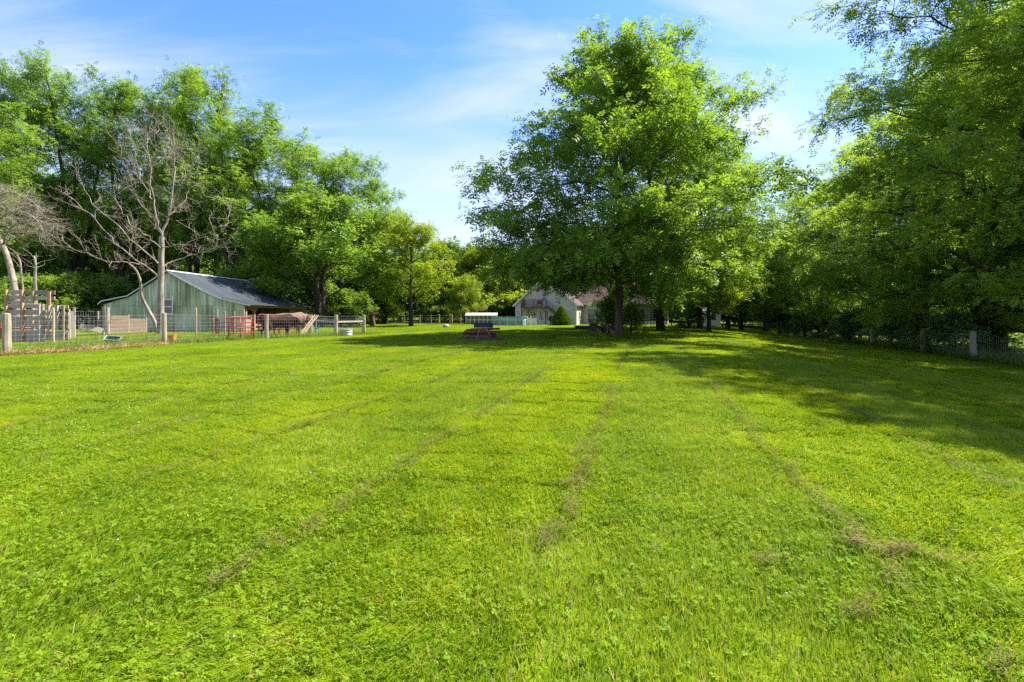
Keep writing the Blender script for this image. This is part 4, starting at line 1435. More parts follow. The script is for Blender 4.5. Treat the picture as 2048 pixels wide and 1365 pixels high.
# ------------------------------------------------------------------ boards and fences
def plank_mesh(seed, warp=0.06):
    """A unit board along x, four bays long, slightly warped and chipped."""
    rng = random.Random(seed)
    mb = MB()
    n = 4
    vs_ = []
    for i in range(n + 1):
        x = -0.5 + i / n
        if i in (0, n): x += rng.uniform(-.004, .004)
        oy, oz = rng.uniform(-warp, warp) * .5, rng.uniform(-warp, warp)
        for (a, b) in ((-.5, -.5), (.5, -.5), (.5, .5), (-.5, .5)):
            vs_.append((x, a + oy + rng.uniform(-.03, .03), b + oz + rng.uniform(-.03, .03)))
    fs = [(3, 2, 1, 0), tuple(n * 4 + k for k in range(4))]
    for i in range(n):
        for k in range(4):
            k2 = (k + 1) % 4
            fs.append((i * 4 + k, i * 4 + k2, i * 4 + 4 + k2, i * 4 + 4 + k))
    mb.add(vs_, fs)
    return mb


PLANKS = {}


def plank(name, p0, p1, w, h, material, parent=None, seed=None, up=(0, 0, 1)):
    """A board from p0 to p1 (world); w across (horizontal), h along up."""
    k = (seed if seed is not None else int(abs(p0[0] * 31 + p0[2] * 17 + p1[1] * 7) * 10)) % 6
    key = (k, material.name)
    if key not in PLANKS:
        me = plank_mesh(k).mesh('plank'); me.materials.append(material); PLANKS[key] = me
    p0, p1 = Vector(p0), Vector(p1)
    d = p1 - p0
    u = Vector(up)
    x = d.normalized()
    y = u.cross(x)
    if y.length < 1e-4: y = Vector((0, 1, 0)).cross(x)
    y.normalize()
    z = x.cross(y)
    m = Matrix((x, y, z)).transposed().to_4x4()
    m.translation = (p0 + p1) / 2
    o = bpy.data.objects.new(name, PLANKS[key])
    COL.objects.link(o)
    if parent is not None:
        o.parent = parent
        m = parent_inv(parent) @ m
    loc, rot, _ = m.decompose()
    o.location = loc
    o.rotation_euler = rot.to_euler()
    o.scale = (d.length, w, h)
    return o


def parent_inv(p):
    m = Matrix.Translation(p.location) @ p.rotation_euler.to_matrix().to_4x4()
    return m.inverted()


POST = {}


def round_post(name, x, y, h, r, material, parent, seed=0, lean=(0, 0), dz=-0.12):
    """A rough round post: eight sides, uneven, with a sawn top."""
    key = (seed % 5, material.name)
    if key not in POST:
        rng = random.Random(seed % 5 + 50)
        mb = MB()
        vs_, fs = [], []
        zl = (0, .25, .5, .75, .985, 1.0)
        rad = [[(1.06 - .1 * z + rng.uniform(-.07, .07)) * (.93 if z == 1.0 else 1) for _ in range(9)] for z in zl]
        for i, z in enumerate(zl):
            ox_, oy_ = (rng.uniform(-.12, .12), rng.uniform(-.12, .12)) if z < .9 else (0, 0)
            for k in range(9):
                a_ = 2 * math.pi * k / 9
                vs_.append((ox_ + rad[i][k] * math.cos(a_), oy_ + rad[i][k] * math.sin(a_), z + (rng.uniform(-.012, .012) if z == 1.0 else 0)))
        for i in range(len(zl) - 1):
            for k in range(9):
                fs.append((i * 9 + k, i * 9 + (k + 1) % 9, i * 9 + 9 + (k + 1) % 9, i * 9 + 9 + k))
        fs.append(tuple((len(zl) - 1) * 9 + k for k in range(9)))
        mb.add(vs_, fs)
        me = mb.mesh('post', False); me.materials.append(material); POST[key] = me
    o = bpy.data.objects.new(name, POST[key])
    COL.objects.link(o)
    o.parent = parent
    o.location = Vector((x, y, G(x, y) + dz)) - parent.location
    o.scale = (r, r, h - dz)
    o.rotation_euler = (lean[0], lean[1], seed * 1.7)
    return o


def wire_mesh(name, pts, parent, top=1.12, rows=9, step=0.15, r=0.0035, bottom=0.06, material=None, row_r=None):
    """Woven field wire between fence points: graded line wires and stays."""
    mb_v, mb_q = [], []
    off = 0
    P2 = np.array(pts, float)
    seg = np.linalg.norm(np.diff(P2, axis=0), axis=1)
    cum = np.concatenate([[0], np.cumsum(seg)])
    T = cum[-1]
    s = np.arange(0, T, step)
    s = np.append(s, T)
    X = np.interp(s, cum, P2[:, 0]); Yy = np.interp(s, cum, P2[:, 1])
    sag = 0.012 * np.sin(s * 1.7)
    Z = gz(X, Yy)
    fr = np.linspace(0, 1, rows) ** 1.25
    hs = bottom + (top - bottom) * fr
    pl = np.array(parent.location)

    def prism(a, b, rad):
        nonlocal off
        d = unit(b - a)
        u = unit(np.cross(d, np.array([0.0, 0.3, 1.0])) + 1e-9); w = np.cross(d, u)
        ring = [u * rad, -u * rad * .5 + w * rad * .87, -u * rad * .5 - w * rad * .87]
        v = np.stack([a + k for k in ring] + [b + k for k in ring], 1).reshape(-1, 3)
        i = np.arange(len(a)) * 6 + off
        mb_v.append(v)
        mb_q.append(np.concatenate([np.stack([i + k, i + (k + 1) % 3, i + 3 + (k + 1) % 3, i + 3 + k], 1) for k in range(3)]))
        off += len(v)
    for k, h in enumerate(hs):
        p = np.stack([X, Yy, Z + h + sag], 1) - pl
        prism(p[:-1], p[1:], r * (1.5 if k in (0, rows - 1) else 1.0))
    a = np.stack([X, Yy, Z + hs[0] + sag], 1) - pl
    b = np.stack([X, Yy, Z + hs[-1] + sag], 1) - pl
    prism(a, b, r)
    o = obj(name, mesh_np(name, np.concatenate(mb_v), np.concatenate(mb_q)), material or M['galv'], parent)
    o['kind'] = 'stuff'
    return o


def build_fences():
    # left paddock fence: straight line of posts past the barn
    f = thing('paddock_fence', 'woven wire fence on weathered posts in front of the pen and barn', 'fence', V(-16, 14.6))
    ys_ = [9.6, 14.6, 19.0, 23.6]
    for k, Y in enumerate(ys_):
        round_post('post', float(fence_left_x(Y)), Y, [1.3, 1.34, 1.32, 1.30][k], [.10, .105, .085, .095][k], M['post'], f, k, (0, [.0, -.01, .012, 0][k]))
    pts = [(float(fence_left_x(Y)), Y) for Y in (7.5, 9.6, 14.6, 19.0, 21.5)]
    wire_mesh('wire_mesh', pts, f, 1.24, 10, 0.15, 0.0024)
    pts = [(float(fence_left_x(Y)), Y) for Y in (22.95, 23.6, 26.6, 28.5)]
    wire_mesh('wire_mesh', pts, f, 1.2, 9, 0.15, 0.0024)
    # rail fence end with tank
    f = thing('rail_fence', 'short post and rail fence with wire beside the galvanised tank', 'fence', V(-10.9, 28.5))
    for k, (px, Y, r) in enumerate(((672, 28.5, .11), (728, 30.7, .105), (621, 30.2, .13))):
        round_post('post', *XY(px, Y), 1.32, r, M['post'], f, k + 1)
    a, b, c = V(*XY(621, 30.2), .92), V(*XY(672, 28.5), .9), V(*XY(728, 30.7), .9)
    plank('rail', a, b, .07, .11, M['plank_grey'], f, 1)
    plank('rail', b, c, .07, .11, M['plank_grey'], f, 2)
    wire_mesh('wire_mesh', [XY(621, 30.2), XY(672, 28.5)], f, 1.24, 9, .15, .0024)
    wire_mesh('wire_mesh', [XY(672, 28.5), XY(728, 30.7)], f, 1.24, 9, .15, .0024)
    # second, inner fence on thin stakes before the gable
    f = thing('stake_fence', 'inner wire fence on thin tan stakes close to the barn gable', 'fence', V(*XY(393, 28.4)))
    sp = [(393, 28.4, 1.72), (435, 28.2, 1.65), (450, 27.6, 1.5), (469, 27.4, 1.5), (486.5, 27.2, 1.62)]
    for k, (px, Y, h) in enumerate(sp):
        round_post('stake', *XY(px, Y), h, .05 if k == 0 else .04, M['stake'], f, k, (0, .01 * (k - 2)))
    round_post('post', *XY(434, 27.9), 1.15, .09, M['bark'], f, 3)
    round_post('post', *XY(491, 27.4), 1.48, .085, M['post'], f, 4)
    wire_mesh('wire_mesh', [XY(330, 28.6)] + [XY(a, b) for a, b, c in sp], f, 1.28, 9, .15, .0024)
    # pen posts between pallets and boards
    f = thing('pen_fence', 'tall post pen fence with wire between pallets and plank panels', 'fence', V(*XY(107, 20.7)))
    for k, (px, Y, h, r) in enumerate(((107, 20.7, 1.62, .055), (86, 21.1, 1.6, .07), (139, 23.5, 1.6, .05), (148, 26.0, 1.72, .075), (206, 28.0, 1.8, .075), (196, 32.2, 1.5, .06), (217, 29.2, 1.75, .09))):
        round_post('post', *XY(px, Y), h, r, M['post'] if k % 2 else M['stake'], f, k, (0, [-.01, 0, .01, -.01, .02, 0, .02][k]))
    wire_mesh('wire_mesh', [XY(139, 23.5), XY(148, 26.0), XY(206, 28.0), XY(217, 29.2)], f, 1.5, 9, .17, .0045)
    # right boundary fence
    f = thing('boundary_fence', 'long woven wire fence on grey posts under the right hand trees', 'fence', V(21, 21))
    pys = [4.5, 8.8, 13.0, 17.0, 21, 25.4, 32.3, 38, 44, 50, 56]
    for k, Y in enumerate(pys):
        round_post('post', float(fence_right_x(Y)), Y, 1.3, .115 if Y < 30 else .10, M['post'], f, k, (.01 * (k % 3 - 1), 0))
    wire_mesh('wire_mesh', [(float(fence_right_x(Y)), Y) for Y in np.arange(2, 58, 2)], f, 1.15, 9, .15, .0024)
    # back fence behind the lawn tree
    f = thing('back_fence', 'wire fence on thin posts along the back of the lawn', 'fence', V(*XY(850, 67)))
    bp = [735, 772, 808, 840, 862, 878, 900, 903.5, 921]
    for k, px in enumerate(bp):
        round_post('post', *XY(px, 67), 1.35, .06 if k not in (5, 6, 7, 8) else .12, M['stake'] if k > 4 else M['post'], f, k)
    wire_mesh('wire_mesh', [XY(735, 67), XY(930, 67)], f, 1.2, 6, .5, .008)


build_fences()


def build_pen():
    # --- pallets standing on edge, built of slats on stringers
    def pallet(Y, slats, stringers, label, back=None, tilt=0.0):
        base = V(*XY((slats[0][0] + slats[0][1]) / 2, Y))
        t = thing('pallet', label, 'pallet', base, group='pallets of the pen')
        for k, (x0, x1, y0, y1, mt) in enumerate(slats):
            a, b = P(x0, (y0 + y1) / 2, Y), P(x1, (y0 + y1) / 2, Y)
            h = (y1 - y0) / F * Y * 1.18
            plank('slat', a, b, .03, h, M[mt], t, k)
        for k, (x0, x1, y0, y1, mt) in enumerate(stringers):
            w = (x1 - x0) / F * Y
            a, b = P((x0 + x1) / 2, y1, Y + .075), P((x0 + x1) / 2, y0, Y + .075)
            dy = -0.15 if back == 'front' else 0
            a.y += dy; b.y += dy
            plank('stringer', a, b, .045 + w * .25, .10, M[mt], t, k, up=(0, 1, 0))
        return t
    g = 'plank_grey'
    pallet(22.6, [(14, 46, 581, 588, g), (47, 110, 582, 589, 'plank_tan'), (14, 46, 592, 598, g), (47, 110, 594, 600, g), (20, 70, 603, 609, g), (20, 108, 640, 648, g), (20, 108, 660, 668, g)],
           [(15, 23, 580, 680, 'plank_orange'), (46, 55, 582, 680, 'plank_orange'), (68, 76, 584, 680, 'plank_orange'), (102, 110, 584, 680, 'plank_orange')],
           'tall weathered pallet rising above the others at the left edge', 'front')
    pallet(21.6, [(16, 88, 609, 616, g), (20, 92, 621, 629, g), (20, 92, 634, 641, g), (20, 92, 648, 655, g), (20, 92, 661, 669, g), (20, 92, 670, 678, g), (20, 92, 678.5, 685, g)],
           [(16, 24, 612, 688, 'plank_orange'), (47, 56, 606, 688, 'plank_orange'), (80, 90, 610, 686, 'plank_grey')],
           'grey slatted pallet in front, solid boards along its foot', 'front')
    pallet(21.2, [(92, 137, 612, 618, g), (92, 137, 626, 631, g), (92, 137, 637, 643, 'plank_tan'), (92, 137, 643.5, 650, 'plank_tan'), (92, 137, 650.5, 657, g), (92, 137, 664, 671, g), (92, 137, 671.5, 680, g)],
           [(90, 95, 609, 683, 'plank_tan'), (101, 108, 612, 660, g), (119, 124, 612, 660, g), (131, 137, 612, 681, 'plank_tan')],
           'block pallet with small square openings beside the pen posts', 'front')
    # orange hay feeder behind the pallets
    b = V(*XY(46, 24.2))
    t = thing('hay_feeder', 'orange steel hay feeder glimpsed between the pallet slats', 'feeder', b)
    R = .85
    for h in (1.25, .62, .12):
        mb = MB()
        mb.tube([(R * math.cos(a), R * math.sin(a), h) for a in np.linspace(0, 2 * math.pi, 25)], .028, 6, False)
        mb.build('ring', M['orange_steel'], t)
    for k in range(12):
        a = k * math.pi / 6 + .2
        mb = MB(); mb.tube([(R * math.cos(a), R * math.sin(a), 0), (R * math.cos(a), R * math.sin(a), 1.25)], .022, 6)
        mb.build('upright', M['orange_steel'], t)
    mb = MB(); mb.lathe([(R - .01, .12), (R - .01, .6)], 24)
    mb.build('skirt', M['rust'], t)
    # sloping plank at the very left
    b = V(*XY(4, 23.0))
    t = thing('ramp_board', 'grey board leaning against the pallets at the left edge', 'board', b)
    plank('board', P(-22, 668, 23.2), P(13, 622, 23.0), .05, .22, M['plank_grey'], t, 2)
    # --- plank panels beside the gable: sawn slabs between posts
    d = Vector((.43, .90, 0))
    for (px, Y, L_, hh, lab, n) in ((220, 29.4, 1.0, 1.22, 'higher of the two plank panels near the barn gable', 5), (256, 30.4, 1.05, 1.0, 'lower plank panel next to the leaning dead stem', 4)):
        o = V(*XY(px, Y))
        t = thing('plank_panel', lab, 'panel', o, group='plank panels by the gable')
        e = o + d * L_; e.z = G(e.x, e.y)
        for k in range(n):
            z0 = .02 + k * hh / n; h = hh / n - .018
            plank('plank', o + Vector((0, 0, z0 + h / 2)), e + Vector((0, 0, z0 + h / 2)), .05, h, M['plank_tan'], t, k + n)
        for q, hx in ((o - d * .03 + Vector((-.06, .03, 0)), .12), (e + d * .02 + Vector((-.06, .03, 0)), .08)):
            plank('post', q + Vector((0, 0, -.1)), q + Vector((0, 0, hh + hx)), .10, .10, M['plank_tan'], t, 1, up=(0, 1, 0))
    # fallen slab in the wire
    t = thing('fallen_slab', 'grey slab of wood lying inside the pen wire', 'board', V(*XY(182, 27)))
    plank('board', P(160, 652, 26.6) , P(205, 662, 27.4), .06, .3, M['plank_grey'], t, 4)
    # --- tubs
    x, y = XY(225, 18.9)
    t = thing('feed_tub', 'green plastic feed tub tipped over at the fence foot', 'tub', V(x, y, .16), .4)
    mb = MB()
    prof = [(.24, 0), (.30, .32), (.33, .32), (.33, .30)]
    mb.add([(-.27, -.20, 0), (.27, -.20, 0), (.27, .20, 0), (-.27, .20, 0), (-.33, -.25, .26), (.33, -.25, .26), (.33, .25, .26), (-.33, .25, .26),
            (-.30, -.22, .26), (.30, -.22, .26), (.30, .22, .26), (-.30, .22, .26), (-.25, -.18, .02), (.25, -.18, .02), (.25, .18, .02), (-.25, .18, .02)],
           [(3, 2, 1, 0), (0, 1, 5, 4), (1, 2, 6, 5), (2, 3, 7, 6), (3, 0, 4, 7), (4, 5, 9, 8), (5, 6, 10, 9), (6, 7, 11, 10), (7, 4, 8, 11), (8, 9, 13, 12), (9, 10, 14, 13), (10, 11, 15, 14), (11, 8, 12, 15), (12, 13, 14, 15)])
    mb.build('basin', M['green_tub'], t)
    mb = MB(); mb.tube([(-.34, -.26, .26), (.34, -.26, .26), (.34, .26, .26), (-.34, .26, .26), (-.34, -.26, .26)], .018, 6)
    mb.build('rim', M['tank'], t)
    t.rotation_euler = (math.radians(24), math.radians(8), .5)
    t.scale = (.72, .72, .72)
    x, y = XY(339, 19.6)
    t = thing('feed_bucket', 'bright orange plastic bucket standing by the fence post', 'bucket', V(x, y, .05), .3)
    mb = MB()
    mb.add([(-.17, -.13, 0), (.17, -.13, 0), (.17, .13, 0), (-.17, .13, 0), (-.21, -.16, .34), (.21, -.16, .34), (.21, .16, .34), (-.21, .16, .34),
            (-.19, -.14, .34), (.19, -.14, .34), (.19, .14, .34), (-.19, .14, .34), (-.15, -.11, .02), (.15, -.11, .02), (.15, .11, .02), (-.15, .11, .02)],
           [(3, 2, 1, 0), (0, 1, 5, 4), (1, 2, 6, 5), (2, 3, 7, 6), (3, 0, 4, 7), (4, 5, 9, 8), (5, 6, 10, 9), (6, 7, 11, 10), (7, 4, 8, 11), (8, 9, 13, 12), (9, 10, 14, 13), (10, 11, 15, 14), (11, 8, 12, 15), (12, 13, 14, 15)])
    mb.build('body', M['orange'], t)
    for sx in (-1, 1):
        mb = MB(); mb.box(.2 * sx - .02, .2 * sx + .02, -.06, .06, .33, .40)
        mb.build('hook', M['orange'], t)
    # --- red tube gates
    def gate(p0, p1, h, bars, label, z0=.12, braces=(.5,), r=.024):
        p0, p1 = Vector(p0), Vector(p1)
        t = thing('tube_gate', label, 'gate', p0, group='red tube gates')
        d = p1 - p0
        L_ = d.length; x = d.normalized()
        zz = Vector((0, 0, 1))
        q = lambda s, z: x * s + zz * z
        rc = .14
        loop = [q(0, z0 - .05), q(0, h - rc), q(rc * .3, h - rc * .3), q(rc, h), q(L_ - rc, h), q(L_ - rc * .3, h - rc * .3), q(L_, h - rc), q(L_, z0 - .05)]
        mb = MB(); mb.tube(loop, r, 7); mb.build('frame', M['red_tube'], t, smooth=True)
        for k in range(bars):
            z = z0 + (h - z0) * k / bars
            mb = MB(); mb.tube([q(0, z), q(L_, z)], r * .9, 6); mb.build('bar', M['red_tube'], t, smooth=True)
        for b in braces:
            mb = MB(); mb.tube([q(L_ * b, z0), q(L_ * b, h)], r * .8, 6); mb.build('brace', M['red_tube'], t, smooth=True)
    a = V(float(fence_left_x(21.65)) , 21.65); b = V(float(fence_left_x(22.9)), 22.9)
    gate(a, b, 1.16, 4, 'front red tube gate hung in the paddock fence line', braces=(.45, .9))
    gate(V(*XY(438, 26.6)), V(*XY(508, 27.0)), 1.08, 4, 'second red tube gate standing behind the front one', braces=(.4,))
    gate(V(*XY(426, 27.0)), V(*XY(433, 29.0)), 1.1, 4, 'red tube gate seen almost edge on beside the barn wall', braces=())
    gate(V(*XY(516, 28.6)), V(*XY(593, 31.6)), 1.32, 4, 'long red tube gate closing the barn front behind the cattle', braces=(.5,))
    # gate leg
    # --- poles leaning on the corner post
    for k, (bx, by, tx, ty) in enumerate(((598, 671, 630, 631), (602, 671, 634, 632), (606, 671, 637, 632), (601, 668, 626, 634))):
        a = V(*XY(bx, 28.3 + .25 * k)); b = P(tx, ty - 1, 29.75 + .12 * k)
        t = thing('pole', 'long pale pole leaning on the corner post beside the tan bull', 'pole', a, group='poles leaning on the corner post')
        mb = MB(); mb.tube([(0, 0, 0), (b - a) * .5 + Vector((0, 0, .02)), (b - a)], [.036, .034, .03], 8)
        mb.build('shaft', M['stake'], t)
    # --- stock tank
    x, y = XY(692, 29.0)
    t = thing('stock_tank', 'round galvanised stock tank on the grass between the rail posts', 'tank', V(x, y))
    R = .385
    mb = MB(); mb.lathe([(R, 0), (R, .10), (R + .015, .12), (R, .14), (R, .26), (R + .015, .28), (R, .30), (R, .42), (R - .012, .42), (R - .012, .30), (0.01, .30)], 28)
    mb.build('shell', M['tank'], t, smooth=False)
    mb = MB(); mb.tube([(R * math.cos(a), R * math.sin(a), .425) for a in np.linspace(0, 2 * math.pi, 29)], .016, 6, False); mb.build('rim', M['tank'], t, smooth=True)
    # --- teal frame
    x, y = XY(632, 33)
    t = thing('pump_stand', 'teal painted pipe stand with curved arms behind the corner post', 'pump', V(x, y))
    mb = MB(); mb.tube([(0, 0, 0), (0, 0, 1.05)], .045, 8); mb.build('pipe', M['teal'], t)
    mb = MB(); mb.lathe([(.10, 0), (.10, .2), (.06, .26)], 10); mb.build('base', M['teal'], t)
    mb = MB(); mb.tube([(.22 * math.cos(a), 0, .62 + .26 * math.sin(a)) for a in np.linspace(math.pi, 2 * math.pi, 12)], .03, 7); mb.build('arm', M['teal'], t)
    mb = MB(); mb.tube([(-.38 + .13 * math.cos(a), 0, .75 + .3 * math.sin(a)) for a in np.linspace(0, 2 * math.pi, 16)], .022, 6); mb.build('handle', M['teal'], t)
    # --- rock
    x, y = XY(892, 45)
    bm = bmesh.new()
    bmesh.ops.create_icosphere(bm, subdivisions=3, radius=1)
    rr = random.Random(3)
    offs = [(Vector((rr.uniform(-1, 1), rr.uniform(-1, 1), rr.uniform(-1, 1))).normalized(), rr.uniform(.05, .2)) for _ in range(14)]
    for v in bm.verts:
        k = 1 + sum(a * max(0, v.co.dot(d)) ** 3 for d, a in offs) * .5
        v.co = Vector((v.co.x * .30 * k, v.co.y * .24 * k, max(v.co.z, -.5) * .25 * k + .13))
    me = bpy.data.meshes.new('rock'); bm.to_mesh(me); bm.free()
    tag(obj('rock', me, M['rock'], None, V(x, y)), 'pale boulder lying on the back lawn', 'rock')
    # --- stump with boards at the back
    x, y = XY(745, 52)
    t = thing('tree_stump', 'old stump with rusty boards propped on it under the wood edge', 'stump', V(x, y))
    mb = MB(); mb.tube([(0, 0, -.1), (0, 0, .5), (-.1, 0, 1.2), (.1, .05, 1.55)], [.45, .3, .34, .2], 9); mb.build('trunk', M['bark'], t)
    plank('board', V(x, y) + Vector((.35, -.3, .02)), V(x, y) + Vector((.05, -.25, 1.1)), .05, .12, M['rust'], t, 1, up=(0, 1, 0))
    plank('board', V(x, y) + Vector((-.3, -.3, 1.2)), V(x, y) + Vector((.8, -.2, 1.35)), .08, .18, M['rust'], t, 2)
    plank('board', V(x, y) + Vector((-.4, -.2, 1.45)), V(x, y) + Vector((.55, -.2, 1.75)), .06, .1, M['plank_tan'], t, 3)


build_pen()


# ------------------------------------------------------------------ the barn
def build_barn():
    Yf, Yb = 33.0, 42.8
    xl, xr, xp = XY(208, Yf)[0], XY(489, Yf)[0], XY(337, Yf)[0]
    z0 = G(-24, 34)
    t = thing('barn', 'low green corrugated steel barn with flared grey roof and open side', 'barn', (xp, Yf, z0))
    # gable outline (local x, z)
    outl = [(xl - xp, 2.02), (-2.75, 2.58), (0.0, 4.36), (2.55, 2.98), (xr - xp, 2.02)]
    ox, oz = [p[0] for p in outl], [p[1] for p in outl]
    roofz = lambda x: float(np.interp(x, ox, oz))
    rng = random.Random(8)
    # corrugated sheets of the gable, two tiers
    w = .78
    x = outl[0][0]
    k = 0
    while x < outl[-1][0] - .05:
        x1 = min(x + w, outl[-1][0])
        split = 2.0 + rng.uniform(-.03, .03)
        for tier in (0, 1):
            n = max(4, int((x1 - x) / .038))
            vs_, fs = [], []
            zs_off = rng.uniform(-.02, .05)
            for i in range(n + 1):
                xx = x + (x1 - x) * i / n
                yy = -.012 * math.cos(i * math.pi) - (.022 if tier else 0.0) - (.006 if k % 2 else 0)
                lo = (zs_off if tier == 0 else split - .08)
                hi = roofz(xx) - .02
                if tier == 0: hi = min(hi, split)
                if hi < lo: hi = lo
                vs_ += [(xx, yy, lo), (xx, yy, hi)]
                if i:
                    a = (i - 1) * 2
                    fs.append((a, a + 2, a + 3, a + 1))
            if tier == 1 and max(v[2] for v in vs_) - split < .12: continue
            mb = MB(); mb.add(vs_, fs)
            mb.build('sheet', M['sheet'], t)
        x = x1; k += 1
    # left long wall and back wall, plain corrugated runs
    def run(name, p0, p1, h):
        d = Vector(p1) - Vector(p0); L_ = d.length; d.normalize(); nrm = Vector((d.y, -d.x, 0))
        n = int(L_ / .1)
        vs_, fs = [], []
        for i in range(n + 1):
            q = Vector(p0) + d * (L_ * i / n) + nrm * (.014 * math.cos(i * math.pi))
            vs_ += [(q.x, q.y, 0), (q.x, q.y, h)]
            if i: fs.append(((i - 1) * 2, i * 2, i * 2 + 1, (i - 1) * 2 + 1))
        mb = MB(); mb.add(vs_, fs); mb.build(name, M['sheet'], t)
    L_ = Yb - Yf
    run('side_wall', (outl[0][0], 0.03, 0), (outl[0][0], L_, 0), 2.0)
    vs_ = [(p[0], L_, 0 if k in () else p[1]) for k, p in enumerate(outl)] + [(outl[-1][0], L_, 0), (outl[0][0], L_, 0)]
    mb = MB(); mb.add(vs_, [(0, 1, 2, 3, 4, 5, 6)]); mb.build('back_wall', M['plank_grey'], t)
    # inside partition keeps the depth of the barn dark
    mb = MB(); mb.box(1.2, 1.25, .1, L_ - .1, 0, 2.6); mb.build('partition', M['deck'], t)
    # roof sheets: ribs run down the slope
    prof_r = [(0.0, 4.42), (1.3, 3.68), (2.6, 3.0), (3.9, 2.42), (outl[-1][0] + .5, 1.95)]
    prof_l = [(0.0, 4.42), (-1.4, 3.52), (-2.75, 2.64), (-4.6, 2.28 if False else 2.27), (outl[0][0] - .25, 2.04)]
    ns = 11
    for side, prof in ((1, prof_r), (-1, prof_l)):
        for k in range(ns):
            y0 = -.22 + (L_ + .44) * k / ns; y1 = -.22 + (L_ + .44) * (k + 1) / ns + .03
            m = 8
            vs_, fs = [], []
            lift = .008 * (k % 2)
            for j in range(m + 1):
                yy = y0 + (y1 - y0) * j / m
                for (px_, pz) in prof:
                    vs_.append((px_, yy, pz + lift + (.018 if j % 2 == 0 else 0)))
            q = len(prof)
            for j in range(m):
                for i in range(q - 1):
                    a = j * q + i
                    fs.append((a, a + 1, a + q + 1, a + q) if side > 0 else (a + q, a + q + 1, a + 1, a))
            mb = MB(); mb.add(vs_, fs); o = mb.build('roof_sheet', M['roof_steel'], t)
    mb = MB(); mb.add([(-.16, -.25, 4.38), (0, -.25, 4.47), (.16, -.25, 4.38), (-.16, L_ + .25, 4.38), (0, L_ + .25, 4.47), (.16, L_ + .25, 4.38)], [(0, 1, 4, 3), (1, 2, 5, 4)])
    mb.build('ridge_cap', M['ridge'], t)
    for prof in (prof_r, prof_l):
        mb = MB()
        for (a, b) in zip(prof[:-1], prof[1:]):
            mb.bar((a[0], -.235, a[1] - .03), (b[0], -.235, b[1] - .03), .02, .07)
        mb.build('rake_trim', M['ridge'], t)
    # open side: posts, knee braces, plate and low board wall
    xs_ = outl[-1][0] - .02
    T = Vector(t.location)
    py = [0.14, 1.25, 7.2, L_ - .12]
    for k, yy in enumerate(py):
        plank('post', T + Vector((xs_, yy, -.1)), T + Vector((xs_, yy, 1.93)), .15, .15, M['timber'], t, k, up=(0, 1, 0))
        for s in (-1, 1):
            if (k == 0 and s < 0) or (k == 3 and s > 0): continue
            plank('brace', T + Vector((xs_, yy + s * .05, 1.42)), T + Vector((xs_, yy + s * .55, 1.84)), .09, .09, M['timber'], t, k + 2)
    plank('plate', T + Vector((xs_, 0.03, 1.88)), T + Vector((xs_, L_, 1.88)), .14, .17, M['timber'], t, 1)
    for k in range(5):
        z = .13 + k * .225
        plank('wall_board', T + Vector((xs_ - .12, .1, z)), T + Vector((xs_ - .12, 1.25, z)), .035, .21, M['plank_tan'], t, k)
    plank('rail_board', T + Vector((xs_ - .02, 1.3, 1.22)), T + Vector((xs_ - .02, .05, 1.22)), .05, .14, M['plank_tan'], t, 3)
    for k in range(2):
        plank('rail_board', T + Vector((xs_ - .1, 1.4, .2 + .3 * k)), T + Vector((xs_ - .1, 7.2, .2 + .3 * k)), .04, .13, M['plank_tan'], t, 3 + k)
    for k in range(3):
        plank('wall_board', T + Vector((xs_ - .9 - k * .22, L_ - .15, .02)), T + Vector((xs_ - .9 - k * .22, L_ - .15, 1.9)), .2, .03, M['plank_grey'], t, k, up=(0, 1, 0))
    # window in the gable
    wx = XY(336, Yf)[0] - xp
    wn = obj('window', None, None, t, (wx, -.05, 1.55)) if False else None
    mb = MB()
    W, H = .36, .96
    zc = 1.36
    for (a, b, c, d) in ((-W - .05, -W + .02, zc, zc + H), (W - .02, W + .05, zc, zc + H), (-W - .05, W + .05, zc + H, zc + H + .07), (-W - .05, W + .05, zc - .07, zc), (-W, W, zc + H / 2 - .03, zc + H / 2 + .03)):
        mb.box(a, b, -.085, -.045, c, d)
    fr = mb.build('window', M['white'], t, (wx, 0, 0))
    for z in (zc, zc + H / 2):
        mb = MB(); mb.box(-W, W, -.06, -.05, z + .02, z + H / 2 - .02); mb.build('pane', M['glass'], fr)
    return t


build_barn()


# ------------------------------------------------------------------ cattle
def hide_mat(name, stops, scale=1.4):
    return surf(name, stops, scale, rough=0.75, bump=0.35, bump_scale=40, spec=0.06, jitter=False)


def blobs_to_mesh(blobs, name, voxel=0.028, smooth=6):
    """One continuous body: tapered capsules joined, remeshed and smoothed."""
    bm = bmesh.new()
    for (p, q, ra, rb) in blobs:
        p, q = Vector(p), Vector(q)
        n = 7
        for i in range(n):
            f = i / (n - 1)
            r = ra if isinstance(ra, tuple) else (ra, ra, ra)
            s = rb if isinstance(rb, tuple) else (rb, rb, rb)
            rr = [r[k] + (s[k] - r[k]) * f for k in range(3)]
            m = Matrix.Translation(p.lerp(q, f)) @ Matrix.Diagonal((*rr, 1))
            bmesh.ops.create_icosphere(bm, subdivisions=2, radius=1, matrix=m)
    me = bpy.data.meshes.new(name + '_raw')
    bm.to_mesh(me); bm.free()
    o = bpy.data.objects.new('raw', me)
    COL.objects.link(o)
    md = o.modifiers.new('r', 'REMESH'); md.mode = 'VOXEL'; md.voxel_size = voxel
    ms = o.modifiers.new('s', 'SMOOTH'); ms.iterations = smooth; ms.factor = 0.5
    dg = bpy.context.evaluated_depsgraph_get()
    out = bpy.data.meshes.new_from_object(o.evaluated_get(dg))
    out.name = name
    bpy.data.objects.remove(o)
    bpy.data.meshes.remove(me)
    out.polygons.foreach_set('use_smooth', [True] * len(out.polygons))
    return out


